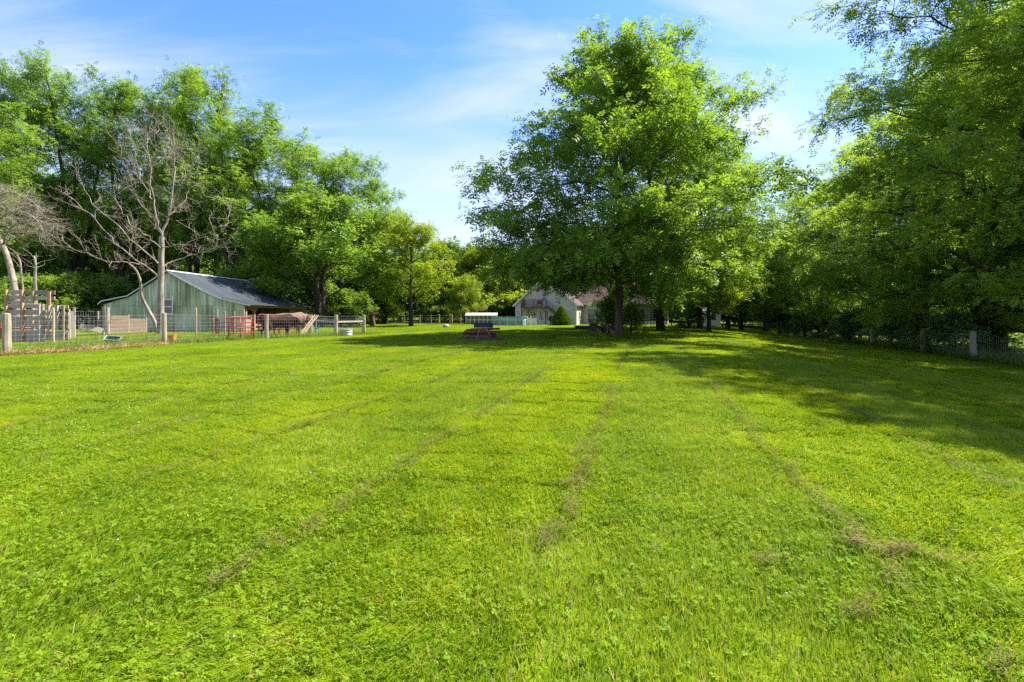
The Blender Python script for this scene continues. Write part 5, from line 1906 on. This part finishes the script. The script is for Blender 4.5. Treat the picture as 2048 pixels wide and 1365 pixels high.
def bull(x, y, rz, label, mat, head_down=0.0, horns=False, scale=1.0, step=0.0):
    """Standing bull facing local +x; feet on z = 0."""
    t = thing('bull', label, 'bull', V(x, y), rz, 'cattle in the paddock')
    hd = head_down
    B = [((-.78, 0, .98), (-.35, 0, .97), (.26, .25, .30), (.34, .31, .36)),      # rump to belly
         ((-.35, 0, .96), (.35, 0, .95), (.34, .32, .37), (.34, .31, .38)),       # barrel
         ((.35, 0, .97), (.68, 0, 1.0), (.33, .30, .38), (.25, .24, .33)),        # chest
         ((.30, 0, 1.18), (.62, 0, 1.22), (.22, .17, .17), (.2, .15, .17)),       # hump
         ((.66, 0, 1.04), (1.02, .03, 1.08 - hd), (.26, .2, .28), (.19, .155, .21)),  # neck
         ((1.0, .04, 1.10 - hd), (1.16, .06, 1.05 - hd), (.165, .14, .17), (.14, .125, .15)),  # skull
         ((1.16, .06, 1.03 - hd), (1.42, .09, .84 - hd), (.125, .105, .12), (.092, .09, .085)),  # muzzle
         ((.72, 0, .78), (.98, .02, .82 - hd), (.10, .06, .12), (.06, .05, .08)),     # dewlap
         ((-.98, 0, 1.16), (-.86, 0, 1.12), .05, .09),                             # tail head
         ((-.99, 0, 1.15), (-1.06, .01, .78), .035, .028),
         ((-1.06, .01, .78), (-1.06, .02, .45), .026, .05)]
    for s in (-1, 1):
        st = step * s
        B += [((.46, .17 * s, .86), (.50 + st, .18 * s, .55), (.15, .11, .18), (.085, .08, .10)),
              ((.50 + st, .18 * s, .55), (.49 + st, .18 * s, .40), .078, .066),
              ((.49 + st, .18 * s, .40), (.50 + st, .18 * s, .10), .055, .05),
              ((.50 + st, .18 * s, .08), (.54 + st, .18 * s, .045), .062, .06),
              ((-.70, .17 * s, .92), (-.62 - st, .20 * s, .62), (.22, .13, .26), (.13, .10, .13)),
              ((-.62 - st, .20 * s, .62), (-.80 - st, .20 * s, .42), .105, .07),
              ((-.80 - st, .20 * s, .42), (-.76 - st, .20 * s, .11), .06, .052),
              ((-.76 - st, .20 * s, .08), (-.72 - st, .20 * s, .045), .064, .06),
              ((1.02, .16 * s + .03, 1.18 - hd), (.98, .34 * s + .03, 1.14 - hd), (.05, .04, .07), (.02, .03, .045))]
        if horns:
            B += [((1.08, .12 * s + .05, 1.24 - hd), (1.12, .24 * s + .05, 1.36 - hd), .035, .022), ((1.12, .24 * s + .05, 1.36 - hd), (1.2, .26 * s + .05, 1.46 - hd), .022, .014)]
    me = blobs_to_mesh(B, 'bull_body')
    o = obj('body', me, mat, t)
    o.scale = (scale,) * 3
    for s in (-1, 1):
        mb = MB(); mb.lathe([(.002, -.02), (.018, -.01), (.02, 0), (.018, .01), (.002, .02)], 8)
        e = mb.build('eye', M['black'], t, ((1.165) * scale, (.06 + .128 * s) * scale, (1.08 - hd) * scale), smooth=True)
    return t


hm1 = hide_mat('dark_brown_hide', [(0.34, (0.010, 0.007, 0.006)), (0.52, (0.028, 0.016, 0.011)), (0.72, (0.13, 0.055, 0.026))], 1.6)
hm2 = hide_mat('tan_hide', [(0.3, (0.10, 0.066, 0.042)), (0.6, (0.19, 0.135, 0.09)), (0.8, (0.26, 0.195, 0.13))], 2.0)
a, b = Vector(XY(522, 24.5)), Vector(XY(590, 26.3))
c = (a + b) / 2
bull(c.x, c.y, math.atan2(b.y - a.y, b.x - a.x) - 0.12, 'dark brown bull standing broadside behind the paddock wire', hm1, 0.10, scale=0.98, step=.05)
a, b = Vector(XY(548, 27.6)), Vector(XY(612, 29.4))
c = (a + b) / 2
bull(c.x, c.y, math.atan2(b.y - a.y, b.x - a.x) - .1, 'pale tan bull behind the dark one, its head by the leaning poles', hm2, 0.02, True, 1.06, .06)
# ------------------------------------------------------------------ house, pool and yard things
def build_house():
    th = math.radians(-20)
    o = V(4.5, 62.0)
    t = thing('house', 'tan sided house with red brown roof, balcony and outside stair', 'house', o, th)
    PITCH = .2

    def lap_wall(name, p0, p1, top0, top1=None, peak=None, parent=t, holes=()):
        """Lapped siding between two ground points (local); each course stands out at its foot."""
        p0, p1 = Vector(p0), Vector(p1)
        d = p1 - p0; L_ = d.length; x = d.normalized(); nrm = Vector((x.y, -x.x, 0))
        top1 = top0 if top1 is None else top1
        H = max(top0, top1, peak or 0)

        def span(z):
            if peak is None:
                return (0, L_)
            if z <= top0: return (0, L_)
            f = (z - top0) / (peak - top0)
            return (L_ / 2 * f, L_ - L_ / 2 * f)
        vs_, fs = [], []
        z = 0.0
        while z < H - 1e-3:
            z1 = min(z + PITCH, H)
            a0, b0 = span(z); a1, b1 = span(z1)
            if peak is not None and z < top0 < z1: a0, b0 = 0, L_
            k = len(vs_)
            for (s, zz, out) in ((a0, z, .022), (b0, z, .022), (b1, z1, 0.0), (a1, z1, 0.0), (a0, z, 0.0), (b0, z, 0.0)):
                q = p0 + x * s + nrm * out
                vs_.append((q.x, q.y, zz))
            fs += [(k, k + 1, k + 2, k + 3), (k + 4, k + 5, k + 1, k)]
            z = z1
        mb = MB(); mb.add(vs_, fs)
        return mb.build(name, M['siding'], parent)
    W, E, PK, D = 4.2, 2.75, 6.4, 10.0
    lap_wall('gable_wall', (-W, 0, 0), (W, 0, 0), E, peak=PK)
    lap_wall('side_wall', (W, 0, 0), (W, 4, 0), E)
    lap_wall('side_wall', (-W, D, 0), (-W, 0, 0), E)
    lap_wall('wing_wall', (W, 4, 0), (15.5, 4, 0), 2.9)
    lap_wall('wing_wall', (15.5, 4, 0), (15.5, 10.5, 0), 2.9, peak=6.0)
    lap_wall('back_wall', (W, D, 0), (-W, D, 0), E, peak=PK)
    # roofs
    sl = (PK - E) / W
    ov, th_ = .35, .14
    for s in (-1, 1):
        e = W + ov
        mb = MB()
        v = [(0, -ov, PK + .05), (s * e, -ov, PK - sl * e + .05), (s * e, D + .2, PK - sl * e + .05), (0, D + .2, PK + .05)]
        mb.add(v + [(a, b, c + th_) for a, b, c in v], [(0, 1, 2, 3), (7, 6, 5, 4), (0, 4, 5, 1), (1, 5, 6, 2), (2, 6, 7, 3), (3, 7, 4, 0)])
        mb.build('roof', M['shingle'], t)
        mb = MB(); mb.bar((0, -ov - .02, PK + .03), (s * e, -ov - .02, PK - sl * e + .03), .04, .2)
        mb.build('rake_board', M['white'], t)
    mb = MB()
    for (y0, z0_, y1, z1_) in ((7.25, 6.1, 3.6, 2.85), (7.25, 6.1, 10.9, 2.85)):
        v = [(2.0, y0, z0_), (15.9, y0, z0_), (15.9, y1, z1_), (2.0, y1, z1_)]
        mb.add(v + [(a, b, c + th_) for a, b, c in v], [(0, 1, 2, 3), (7, 6, 5, 4), (0, 4, 5, 1), (1, 5, 6, 2), (2, 6, 7, 3), (3, 7, 4, 0)])
    mb.build('wing_roof', M['shingle'], t)
    mb = MB(); mb.box(W + .05, 15.9, 3.52, 3.62, 2.72, 2.92); mb.build('gutter', M['white'], t)
    for (x, y, h) in ((-W, -.03, E), (W, -.03, E)):
        mb = MB(); mb.box(x - .07, x + .07, y - .03, y + .02, 0, h); mb.build('corner_board', M['white'], t)

    def window(x0, x1, z0_, z1_, y=-.03, axis='x', name='window', bars=(.5,), vbars=(), xw=None, mat='white'):
        f = .07
        mb = MB()

        def bx(a, b, c, d, y0, y1):
            if axis == 'x': mb.box(a, b, y0, y1, c, d)
            else: mb.box(xw + -y1 + y, xw - y0 + y, a, b, c, d)
        bx(x0 - f, x0, z0_ - f, z1_ + f, y - .05, y + .0); bx(x1, x1 + f, z0_ - f, z1_ + f, y - .05, y)
        bx(x0, x1, z1_, z1_ + f, y - .05, y); bx(x0, x1, z0_ - f, z0_, y - .05, y)
        for b_ in bars:
            z = z0_ + (z1_ - z0_) * b_; bx(x0, x1, z - .025, z + .025, y - .045, y - .005)
        for b_ in vbars:
            x = x0 + (x1 - x0) * b_; bx(x - .025, x + .025, z0_, z1_, y - .045, y - .004)
        w = mb.build(name, M[mat], t)
        mb = MB(); bx(x0, x1, z0_, z1_, y - .03, y - .015); mb.build('pane', M['glass'], w)
        return w
    # upper balcony door: window over a white panel
    window(-.45, .12, 3.25, 4.25)
    mb = MB(); mb.box(-.55, .22, -.07, -.03, 2.42, 3.17); mb.build('door_panel', M['white'], t)
    # french doors
    for k, x0 in enumerate((-1.0, -.2)):
        mb = MB(); mb.box(x0, x0 + .76, -.08, -.03, 0.02, 2.02)
        d = mb.build('door', M['white'], t)
        mb = MB(); mb.box(x0 + .16, x0 + .60, -.095, -.082, .62, 1.82); mb.build('pane', M['glass'], d)
        mb = MB(); mb.box(x0 + .37, x0 + .39, -.105, -.09, .62, 1.82)
        for z in (1.02, 1.42): mb.box(x0 + .16, x0 + .60, -.105, -.09, z - .012, z + .012)
        mb.build('muntin', M['white'], d)
    mb = MB(); mb.box(-1.1, -1.0, -.09, -.03, 0, 2.1); mb.box(.56, .66, -.09, -.03, 0, 2.1); mb.box(-1.1, .66, -.09, -.03, 2.03, 2.14); mb.build('door_frame', M['white'], t)
    window(1.6, 2.1, .75, 1.75, y=-.0, axis='y', xw=W + .03)
    # porch glazing and windows of the wing
    for k in range(3):
        window(4.9 + k * 1.15, 5.9 + k * 1.15, .25, 2.1, y=3.96, bars=(.36,), name='porch_window')
    for x in (9.6, 11.8, 13.6):
        window(x, x + .8, .9, 2.1, y=3.96)
    # dormer
    mb = MB(); mb.box(9.0, 11.6, 4.7, 7.0, 3.3, 4.9); dm = mb.build('dormer', M['siding'], t)
    mb = MB(); mb.add([(8.8, 4.5, 4.85), (11.8, 4.5, 4.85), (11.8, 7, 5.9), (8.8, 7, 5.9), (8.8, 4.5, 4.95), (11.8, 4.5, 4.95), (11.8, 7, 6.0), (8.8, 7, 6.0)], [(0, 3, 2, 1), (4, 5, 6, 7), (0, 1, 5, 4), (1, 2, 6, 5), (2, 3, 7, 6), (3, 0, 4, 7)])
    mb.build('dormer_roof', M['shingle'], dm)
    window(9.6, 10.3, 3.7, 4.6, y=4.66)
    # balcony
    x0, x1, y0 = -2.9, .55, -1.6
    mb = MB()
    for k in range(9):
        mb.box(x0, x1, y0 + k * .177, y0 + k * .177 + .165, 2.36, 2.40)
    bal = mb.build('balcony', M['deck'], t)
    mb = MB(); mb.box(x0, x1, y0 - .04, y0, 2.16, 2.41); mb.box(x0 - .04, x0, y0, 0, 2.16, 2.41); mb.box(x1, x1 + .04, y0, 0, 2.16, 2.41); mb.build('fascia', M['deck'], bal)
    mb = MB()
    for x in np.arange(x0 + .1, x1, .13): mb.box(x, x + .035, y0 - .02, y0 + .015, 2.42, 3.3)
    for y in np.arange(y0 + .1, 0, .13): mb.box(x0 - .02, x0 + .015, y, y + .035, 2.42, 3.3)
    mb.box(x0 - .04, x1 + .04, y0 - .045, y0 + .045, 3.3, 3.36)
    mb.box(x0 - .045, x0 + .045, y0, 0, 3.3, 3.36)
    mb.build('railing', M['deck'], bal)
    for x in (x0, -1.2, x1):
        mb = MB(); mb.box(x - .05, x + .05, y0 - .05, y0 + .05, 2.2, 3.42); mb.build('railing_post', M['deck'], bal)
    for x in (x0 + .05, x1 - .1):
        mb = MB(); mb.box(x - .06, x + .06, y0 + .05, y0 + .17, 0, 2.2); mb.build('support_post', M['deck'], bal)
    for (xa, xb) in ((x0 + .1, x0 + .6), (x1 - .15, x1 - .7)):
        mb = MB(); mb.bar((xa, y0 + .11, 1.6), (xb, y0 + .11, 2.2), .09); mb.build('knee_brace', M['deck'], bal)
    # stair along the wall
    n = 12
    xs0, xs1 = x1 + .04, 3.55
    st = obj('stair', None, None, t) if False else None
    mb = MB()
    for yy in (-1.5, -.55):
        mb.bar((xs0, yy, 2.30), (xs1, yy, .08), .05, .26)
    stair = mb.build('stair', M['deck'], t)
    for k in range(n):
        f = (k + .5) / n
        x = xs0 + (xs1 - xs0) * f; z = 2.36 - 2.3 * f
        mb = MB(); mb.box(x - .13, x + .13, -1.5, -.55, z - .02, z + .02); mb.build('tread', M['deck'], stair)
    mb = MB()
    mb.bar((xs0, -1.5, 3.3), (xs1, -1.5, 1.0), .06, .06)
    mb.bar((xs0, -1.5, 2.62), (xs1, -1.5, .34), .04, .06)
    for k in range(18):
        f = (k + .5) / 18
        x = xs0 + (xs1 - xs0) * f; z = 2.3 - 2.24 * f
        mb.box(x - .017, x + .017, -1.517, -1.483, z + .1, z + 1.0)
    mb.box(xs1 - .05, xs1 + .05, -1.55, -1.45, 0, 1.12)
    mb.build('handrail', M['deck'], stair)
    # wreath
    mb = MB(); mb.tube([(-1.55 + .16 * math.cos(a), -.06, 1.45 + .16 * math.sin(a)) for a in np.linspace(0, 2 * math.pi, 14)], .05, 6, False); mb.build('wreath', M['rust'], t)

    def L2W(x, y, z=0):
        v = Matrix.Rotation(th, 4, 'Z') @ Vector((x, y, 0)) + Vector((o.x, o.y, 0))
        v.z = G(v.x, v.y) + z
        return v
    # things standing by the house
    p = L2W(-2.25, -1.0)
    t2 = thing('closed_umbrella', 'closed yellow garden umbrella under the balcony', 'umbrella', p)
    mb = MB(); mb.tube([(0, 0, 0), (0, 0, 2.0)], .025, 7); mb.build('pole', M['white'], t2)
    mb = MB(); mb.lathe([(.17, .55), (.21, .7), (.2, 1.3), (.15, 1.75), (.03, 1.98)], 10); mb.build('canopy', M['yellow'], t2)
    mb = MB(); mb.lathe([(.01, .08), (.25, .06), (.25, 0)], 12); mb.build('base', M['black'], t2)
    p = L2W(1.1, -.9)
    t2 = thing('kettle_grill', 'black covered grill between the doors and the cone shrub', 'grill', p)
    mb = MB(); mb.lathe([(.02, .42), (.2, .48), (.38, .66), (.40, .8), (.36, .98), (.2, 1.12), (.02, 1.16)], 14); mb.build('bowl', M['black'], t2, smooth=True)
    for k in range(3):
        a = k * 2.09
        mb = MB(); mb.tube([(.2 * math.cos(a), .2 * math.sin(a), .6), (.33 * math.cos(a), .33 * math.sin(a), 0)], .018, 6); mb.build('leg', M['black'], t2)
    p = L2W(-.2, -2.6)
    # balcony chair: small dark red seat on the deck
    t2 = thing('balcony_chair', 'dark red chair on the balcony deck', 'chair', L2W(-.55, -1.0, 2.40), th)
    mb = MB(); mb.box(-.35, .35, -.3, .3, .32, .42); mb.build('seat', M['red_tube'], t2)
    mb = MB(); mb.box(-.35, .35, .26, .34, .42, .85); mb.build('backrest', M['red_tube'], t2)
    for sx in (-.3, .3):
        for sy in (-.25, .27):
            mb = MB(); mb.box(sx - .03, sx + .03, sy - .03, sy + .03, 0, .32); mb.build('leg', M['red_tube'], t2)


build_house()


def build_yard():
    # --- above-ground pool
    x, y = XY(1020, 56.5)
    t = thing('pool', 'round above ground pool with grey wall and mint band before the house', 'pool', V(x, y))
    R, H = 2.15, 1.12
    mb = MB(); mb.lathe([(R, 0), (R, .62)], 36); mb.build('wall', M['pool_grey'], t)
    mb = MB(); mb.lathe([(R, .62), (R + .004, .63), (R + .004, .98), (R - .02, 1.0), (R - .02, .5)], 36); mb.build('liner', M['mint'], t)
    mb = MB(); mb.lathe([(.01, .93), (R - .03, .93)], 30); mb.build('water', M['glass'], t)
    mb = MB(); mb.lathe([(R - .1, 1.0), (R + .09, 1.0), (R + .09, 1.07), (R - .1, 1.07), (R - .1, 1.0)], 36); mb.build('top_rail', M['pool_grey'], t)
    for k in range(14):
        a = k * 2 * math.pi / 14 + .1
        p0 = (R + .05) * math.cos(a), (R + .05) * math.sin(a)
        mb = MB(); mb.bar((p0[0], p0[1], 0), (p0[0], p0[1], 1.05), .09, .07); mb.build('upright', M['white'], t)
    # ladder
    x2, y2 = XY(1058, 56.0)
    t = thing('pool_ladder', 'pale pool step frame at the right of the pool', 'ladder', V(x2, y2))
    for sx in (-.22, .22):
        mb = MB(); mb.tube([(sx, -.25, 0), (sx, 0, 1.0), (sx, .12, 1.12), (sx, .24, 1.0), (sx, .4, 0)], .028, 6); mb.build('side_rail', M['cream'], t)
    for k in range(4):
        mb = MB(); mb.box(-.22, .22, -.2 + k * .06 - .06, -.2 + k * .06 + .06, .2 + k * .22, .23 + k * .22); mb.build('tread', M['cream'], t)
    # cream screen wall right of the pool
    a, b = V(*XY(1052, 59)), V(*XY(1073, 58.5))
    t = thing('garden_screen', 'low cream vinyl screen between pool and house', 'screen', a)
    d = b - a
    n = 6
    for k in range(n):
        p, q = d * (k / n), d * ((k + .9) / n)
        mb = MB(); mb.bar((p.x, p.y, .45), (q.x, q.y, .45), .04, .84); mb.build('slat', M['cream'], t)
    mb = MB(); mb.bar((0, 0, .90), (d.x, d.y, .90), .08, .06); mb.build('top_rail', M['cream'], t)
    # dark low shed roof left of the house
    # --- hen house with white roof
    a = V(*XY(932, 60))
    t = thing('hen_house', 'low hen house with white roof, white frame and wire sides', 'coop', a)
    L_, Dp = 3.95, 1.8
    for s, (y0, y1) in enumerate(((-.25, .9), (2.05, .9))):
        for k in range(5):
            xa, xb = -.12 + k * (L_ + .24) / 5, -.12 + (k + 1) * (L_ + .24) / 5 + .02
            mb = MB()
            z = .006 * (k % 2)
            mb.add([(xa, y0, 1.18 + z), (xb, y0, 1.18 + z), (xb, y1, 1.52 + z), (xa, y1, 1.52 + z), (xa, y0, 1.21 + z), (xb, y0, 1.21 + z), (xb, y1, 1.55 + z), (xa, y1, 1.55 + z)],
                   [(0, 3, 2, 1), (4, 5, 6, 7), (0, 1, 5, 4), (1, 2, 6, 5), (2, 3, 7, 6), (3, 0, 4, 7)])
            mb.build('roof_panel', M['old_white'], t)
    for k in range(8):
        x = k * L_ / 7
        mb = MB(); mb.box(x - .04, x + .04, -.04, .04, 0, 1.2); mb.build('stud', M['white'], t)
        mb = MB(); mb.box(x - .04, x + .04, Dp - .04, Dp + .04, 0, 1.2); mb.build('stud', M['white'], t)
    mb = MB(); mb.box(-.03, L_ + .03, -.05, -.02, .58, .66); mb.box(-.03, L_ + .03, -.05, -.02, 1.1, 1.18); mb.build('rail', M['white'], t)
    for k in range(7):
        x = k * L_ / 7
        mb = MB(); mb.box(x + .04, x + L_ / 7 - .04, -.02, 0, .02, .5 if k not in (2, 4) else .12); mb.build('kick_board', M['rust'] if k % 2 else M['plank_tan'], t)
    mb = MB(); mb.box(0, L_, Dp - .02, Dp, .0, 1.15); mb.build('back_board', M['deck'], t)
    mb = MB(); mb.box(0.05, L_ - .05, -.012, -.010, .1, 1.1); mb.build('wire', M['coop_wire'], t)
    # --- trampoline
    x, y = XY(1305, 47)
    t = thing('trampoline', 'round trampoline with dark safety net half hidden by trunks', 'trampoline', V(x, y))
    R = 1.95
    mb = MB(); mb.tube([(R * math.cos(a), R * math.sin(a), .75) for a in np.linspace(0, 2 * math.pi, 33)], .06, 6, False); mb.build('frame', M['black'], t)
    mb = MB(); mb.lathe([(.01, .75), (R - .1, .76)], 28); mb.build('mat', M['black'], t)
    mb = MB(); mb.lathe([(R - .05, .8), (R - .12, 2.1 + .0), (R - .1, 2.45)], 28); mb.build('net', M['screen'], t)
    for k in range(6):
        a = k * math.pi / 3 + .3
        mb = MB(); mb.tube([(R * math.cos(a), R * math.sin(a), 0), (R * math.cos(a), R * math.sin(a), 2.5)], .035, 6); mb.build('pole', M['black'], t)
        mb = MB(); mb.tube([((R - .1) * math.cos(a + .12), (R - .1) * math.sin(a + .12), .72), (R * math.cos(a + .3), R * math.sin(a + .3), .03), (R * math.cos(a + .6), R * math.sin(a + .6), .03), ((R - .1) * math.cos(a + .78), (R - .1) * math.sin(a + .78), .72)], .025, 6)
        mb.build('leg', M['black'], t)
    # --- tan shed at the back right
    x, y = XY(1412, 62)
    t = thing('shed', 'small tan shed with grey roof behind the young trees', 'shed', V(x, y), -.2)
    mb = MB(); mb.box(-1.8, 1.8, 0, 2.5, 0, 2.0); mb.build('wall', M['cream'], t)
    mb = MB(); mb.add([(-2, -.3, 1.95), (2, -.3, 1.95), (2, 1.25, 2.8), (-2, 1.25, 2.8), (2, 2.8, 1.95), (-2, 2.8, 1.95)], [(0, 1, 2, 3), (3, 2, 4, 5), (0, 3, 5), (1, 4, 2)]); mb.build('roof', M['roof_steel'], t)
    mb = MB(); mb.box(-1.1, -.3, -.04, -.01, 0, 1.75); mb.build('door', M['yellow'], t)
    mb = MB(); mb.box(.4, 1.2, -.04, -.01, .8, 1.5); mb.build('window', M['glass'], t)
    for xx in (-1.78, -.2, .3, 1.74):
        mb = MB(); mb.box(xx, xx + .08, -.035, -.005, 0, 1.95); mb.build('corner_board', M['white'], t)
    # --- fire pit: stacked rusty beams, steel box, tripod
    cx, cy_ = XY(965, 24.0)
    gp = V(cx, cy_)
    rng = random.Random(17)
    bm = bmesh.new()
    n = 26
    ctr = bm.verts.new((0, 0, .11))
    ring_prev = [ctr] * n
    for (rr, hz) in ((.45, .10), (.8, .06), (1.12, .0)):
        ring = []
        for k in range(n):
            a = 2 * math.pi * k / n
            q = rr * rng.uniform(.9, 1.1)
            ring.append(bm.verts.new((1.25 * q * math.cos(a), .8 * q * math.sin(a), hz + rng.uniform(0, .05) * (hz > 0) + .02)))
        for k in range(n):
            k2 = (k + 1) % n
            if ring_prev[0] is ctr: bm.faces.new((ctr, ring[k], ring[k2]))
            else: bm.faces.new((ring_prev[k], ring[k], ring[k2], ring_prev[k2]))
        ring_prev = ring
    me = bpy.data.meshes.new('ash_bed'); bm.to_mesh(me); bm.free()
    tag(obj('ash_bed', me, M['ash'], None, gp), 'dark bed of ash and charcoal under the beam stack', 'ash')
    rb = random.Random(41)
    for k in range(15):
        lay = k // 4
        yy = (k % 4 - 1.5) * .19 + rb.uniform(-.05, .05)
        ln = rb.uniform(.95, 1.75); cx0 = rb.uniform(-.16, .16)
        z = .19 + lay * .115 + rb.uniform(-.015, .02)
        w = rb.uniform(.075, .11); sk = rb.uniform(-.13, .13); tl = rb.uniform(-.035, .035)
        mt = M['rust'] if rb.random() < .72 else M['char']
        tt = thing('rusty_beam', 'rusty steel beam lying in the fire pit stack', 'beam', gp + Vector((0, yy, 0)), group='beams of the fire pit stack')
        a, b = gp + Vector((cx0 - ln / 2, yy - sk, z - tl)), gp + Vector((cx0 + ln / 2, yy + sk, z + tl))
        plank('web', a, b, w * .5, w * .8, mt, tt, k)
        for s in (-1, 1):
            plank('flange', a + Vector((0, 0, s * w * .45)), b + Vector((0, 0, s * w * .45)), w * 1.05, w * .16, mt, tt, k + 1)
    for k, (xa, ya) in enumerate(((-.62, -.2), (.55, -.15), (-.5, .3), (.6, .3))):
        mb = MB(); mb.box(-.12, .12, -.1, .1, 0, .13)
        tag(mb.build('fire_stone', M['char'], None, gp + Vector((xa, ya, .06))), 'blackened block under the beam stack of the fire pit', 'block', 'blocks under the beam stack')
    tt = thing('fire_box', 'black steel fire box on top of the rusty beams', 'fire box', gp + Vector((.02, 0, .63)))
    mb = MB()
    mb.box(-.43, .5, -.27, -.25, 0, .25); mb.build('side', M['char'], tt)
    mb = MB(); mb.box(-.43, .5, .25, .27, 0, .25); mb.build('side', M['char'], tt)
    mb = MB(); mb.box(-.45, -.43, -.27, .27, 0, .25); mb.build('side', M['char'], tt)
    mb = MB(); mb.box(.5, .52, -.27, .27, 0, .25); mb.build('side', M['char'], tt)
    mb = MB(); mb.box(-.43, .5, -.25, .25, 0.004, .02); mb.build('floor_plate', M['char'], tt)
    tt = thing('tripod', 'thin pale tripod standing over the fire pit', 'tripod', gp)
    apex = Vector((.0, -.1, .92))
    for (fx, fy, fz) in ((-.28, -.78, .04), (.42, -.62, .3), (.1, .75, .04)):
        mb = MB(); mb.tube([apex + Vector((fx, fy, fz)) * -.05, Vector((fx, fy, fz))], .012, 6); mb.build('leg', M['galv'], tt)
    mb = MB(); mb.tube([(0, -.1, .9), (0, -.1, .72)], .01, 5); mb.build('chain', M['galv'], tt)
    # --- firewood beside the walnut
    rng = random.Random(23)
    body, end = {}, None
    LOG = []
    for s in range(4):
        r2 = random.Random(s)
        mb = MB()
        rad = [1 + r2.uniform(-.12, .12) for _ in range(9)]
        vs_ = []
        for z in (-.5, 0, .5):
            for k in range(9):
                a = 2 * math.pi * k / 9
                vs_.append((z, rad[k] * math.cos(a) * (1 + .05 * z), rad[k] * math.sin(a) * (1 + .05 * z)))
        fs = [(i * 9 + k, i * 9 + (k + 1) % 9, i * 9 + 9 + (k + 1) % 9, i * 9 + 9 + k) for i in range(2) for k in range(9)]
        mb.add(vs_, fs)
        m1 = mb.mesh('log_bark'); m1.materials.append(M['log_bark'])
        mb = MB(); mb.add([v for v in vs_[:9]] + [v for v in vs_[18:]], [tuple(range(9))[::-1], tuple(range(9, 18))])
        m2 = mb.mesh('log_ends'); m2.materials.append(M['log_end'])
        LOG.append((m1, m2))
    a, b = Vector(XY(1182, 36)), Vector(XY(1228, 30.5))
    for k in range(44):
        f = rng.random()
        q = a.lerp(b, f)
        lay = 0 if k < 24 else (1 if k < 38 else 2)
        r = rng.uniform(.085, .14)
        off = rng.uniform(-.55, .55) * (1 - lay * .3)
        pos = V(q.x + off * .5, q.y + off, .07 + lay * .19 + r * .5)
        tt = thing('firewood_log', 'cut log in the firewood pile at the foot of the walnut', 'log', pos, rng.uniform(0, 3.14), 'logs of the firewood pile')
        tt.rotation_euler = (rng.uniform(0, 6), rng.uniform(-.25, .25), rng.choice((rng.uniform(-.5, .5), rng.uniform(1.0, 2.1))))
        m1, m2 = LOG[k % 4]
        for nm, me in (('bark', m1), ('cut_end', m2)):
            o = bpy.data.objects.new(nm, me); COL.objects.link(o); o.parent = tt; o.scale = (rng.uniform(.42, .6) if nm == 'bark' else tt['len'] if 'len' in tt else .5, r, r)
            if nm == 'bark': sc_ = o.scale.copy()
            else: o.scale = (sc_[0] * 1.003, r, r)
    # black pipe roll left of the logs
    x, y = XY(1162, 40)
    t = thing('drain_pipe', 'black corrugated drain pipe lying left of the firewood', 'pipe', V(x, y))
    pts = [(-.5 + 1.9 * i / 40, -.1 + .06 * math.sin(i * .2), .16) for i in range(41)]
    mb = MB(); mb.tube(pts, [.15 if i % 2 else .17 for i in range(41)], 10); mb.build('pipe', M['black'], t)


build_yard()
